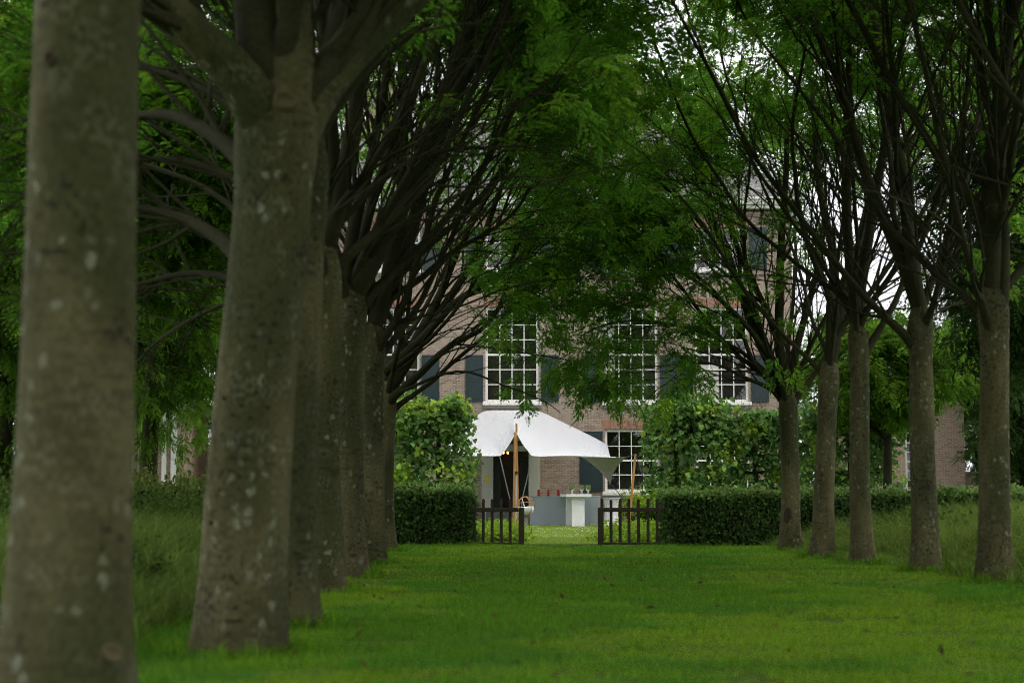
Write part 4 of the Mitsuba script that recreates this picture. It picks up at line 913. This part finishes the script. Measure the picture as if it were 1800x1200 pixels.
for q in range(2):
    group_of(f'tuft_{q}', *blades(70, 0.22, 0.06, 0.22, 0.008, GREEN * (0.85, 1.05)[q], 95 + q, 0.75, True))
feet = [(L1[0], L1[1], 0.27)] + [(*row_at(a, b), c) for a, b, c in ((420, 1145, 0.31), (503, 1100, 0.24), (574, 1040, 0.22), (612, 1015, 0.26), (651, 995, 0.24), (677, 968, 0.24), (1390, 967, 0.24), (1445, 980, 0.22), (1517, 992, 0.2), (1627, 1003, 0.22), (1750, 1020, 0.24))]
for (x, y, r) in feet:
    for q in range(26):
        a = rng.random() * 2 * PI; d = r * rng.uniform(1.0, 1.9); x1, y1 = x + d * math.cos(a), y + d * math.sin(a)
        place('lawn_grass', f'tuft_{q % 2}', spin(x1, y1, float(ground_z(x1, y1)) - 0.01, rng.uniform(0.6, 1.0), rng.uniform(0.7, 1.3)))
for q in range(260):
    x1, y1 = rng.uniform(-2.2, 6.4), rng.uniform(8, 38.6); place('lawn_grass', f'tuft_{q % 2}', spin(x1, y1, float(ground_z(x1, y1)) - 0.01, rng.uniform(0.7, 1.3), rng.uniform(0.3, 0.6)))
for q in range(150):
    x1, y1 = rng.uniform(-4, 7), rng.uniform(38.3, 39.0); place('lawn_grass', f'tuft_{q % 2}', spin(x1, y1, float(ground_z(x1, y1)) - 0.01, rng.uniform(0.6, 1.0), rng.uniform(0.4, 0.8)))

def weed(seed, col):
    r = np.random.default_rng(seed); n = 420; c = r.normal(0, 1, (9, 3)) * [0.30, 0.30, 0.16] + [0, 0, 0.42]
    P = c[r.integers(0, 9, n)] + r.normal(0, 0.13, (n, 3)); P[:, 2] = np.abs(P[:, 2]); d = rand_dirs(n, r) * 0.8 + [0, 0, -0.2]
    return scatter(OVAL, OVAL_F, P, *frames(d, r, np.array([0, 0, 1.0]) + r.normal(0, .5, (n, 3))), 0.085 * r.uniform(0.6, 1.2, n), col, r, 0.3)


for q, cc in enumerate(((0.060, 0.115, 0.026), (0.095, 0.155, 0.035), (0.030, 0.062, 0.018))): group_of(f'weed_{q}', *weed(170 + q, cc))
for lab, x0, x1, y0, y1, n, kinds, hh in (('dark low shrub in the grass just right of the nearest trunk', -4.3, -3.5, 15.0, 16.4, 9, (2,), 0.75), ('tangled green bramble thicket between the two nearest left trunks', -8.6, -4.2, 25, 32.5, 95, (0, 1, 1), 1.15),
                                          ('rough leafy weeds at the far left edge beside the nearest trunk', -9.5, -6.2, 22, 31, 40, (0, 1, 2), 1.2), ('rough leafy weeds among the tall grass behind the right row', 7.4, 11.5, 27, 38, 60, (0, 1), 0.9)):
    k = tag(key_for('shrub'), lab, 'shrub', kind='stuff')
    for q in range(n):
        x, y = rng.uniform(x0, x1), rng.uniform(y0, y1); place(k, f'weed_{kinds[rng.integers(len(kinds))]}', spin(x, y, float(ground_z(x, y)) - 0.03, rng.uniform(0.8, 1.2), hh * rng.uniform(0.7, 1.2)))

n = 420; P = np.stack([rng.uniform(-2.6, 6.8, n), 8 + 30 * rng.random(n) ** 1.4, np.zeros(n)], 1); P[:, 2] = ground_z(P[:, 0], P[:, 1]) + rng.uniform(0.02, 0.06, n)
m, c = scatter(LEAFLET, LEAFLET_F, P, *frames(rand_dirs(n, rng) * [1, 1, 0.3], rng, np.array([0, 0, 1.0]) + rng.normal(0, 0.35, (n, 3))), rng.uniform(0.05, 0.11, n), np.where(rng.random((n, 1)) < 0.5, [0.16, 0.13, 0.05], [0.10, 0.07, 0.035]), rng, 0.3)
tag(add('fallen_leaves', m, 'foliage', color=c), 'scattered brown fallen leaflets lying in the lawn', 'fallen leaves', kind='stuff')

# ------------------------------------------------------------------ background trees
def broad_tree(name, label, x, y, h, rx, z0, n, seed, size=1.3, group='trees beyond the avenue'):
    k = tag(key_for(name), label, 'tree', group); rng = np.random.default_rng(seed)
    tr = Parts(); tr.put(tube([[x, y, -0.1], [x + 0.1, y, z0], [x, y + 0.1, h * 0.55], [x + 0.05, y, h * 0.9]], np.array([0.26, 0.2, 0.13, 0.04]) * min(1, h / 11), 10)); add('trunk', tr.mesh(), 'branch_bark', k, smooth=True)
    c = np.array([x, y, (z0 + h) / 2]); ax = np.array([rx, rx, (h - z0) / 2]); lb = Parts()
    clumps = rand_dirs(46, rng) * (0.45 + 0.5 * rng.random((46, 1)))
    for q in clumps:
        e = c + q * ax; b = np.array([x, y, max(z0 * 0.8, min(e[2] - 0.8 - rng.random(), h * 0.85))])
        lb.put(tube(spline([b, (b + e) / 2 + [0, 0, -0.25], e], 6), np.linspace(0.06, 0.012, 6), 5))
        for _ in range(n // 46):
            p = e + rng.normal(0, 0.30, 3) * ax * [0.75, 0.75, 0.55]; d = (p - c) / ax + rng.normal(0, 0.4, 3)
            foliate(k, p, d / np.linalg.norm(d), rng, size, kind='dark' if 'dark' in label else 'broad')
    add('limbs', lb.mesh(), 'branch_bark', k); tag(f'{k}__crown', kind='stuff')


for q, (x, y, h, rx, z0, n, lab) in enumerate((
        (-9.4, 44, 12, 2.9, 3.5, 1700, 'leafy tree hanging over the left brick annex, seen between the two nearest left trunks'),
        (-10.2, 34, 12, 2.6, 0.8, 1500, 'bushy tree at the far left edge beyond the nearest trunk'),
        (-6.4, 26, 10, 2.3, 3.8, 1100, 'leafy tree behind the left row, seen high between the two nearest trunks'),
        (9.6, 44, 5.4, 1.9, 3.3, 560, 'small young tree in front of the brick annex roof'),
        (-12.6, 73, 13, 3.6, 0.6, 1300, 'distant leafy tree between the left annex and the house'),
        (-12.5, 58, 14, 4.5, 2.6, 1100, 'tall tree rising behind the left annex beside the house'),
        (17.9, 57, 9.5, 2.2, 0.4, 1700, 'dark bushy tree at the right edge behind the brick garden wall'),
        (11.3, 35, 11, 2.4, 3.6, 1300, 'dark leafy tree behind the nearest right row trunk in view'),
        (19.4, 69, 10.5, 3.3, 0.8, 1500, 'dark broad tree rising behind the brick annex'),
        (12.8, 78, 9.0, 3.2, 2.0, 600, 'distant tree showing against the white sky right of the house'))):
    broad_tree('broadleaf_tree', lab, x, y, h, rx, z0, n, 200 + q)
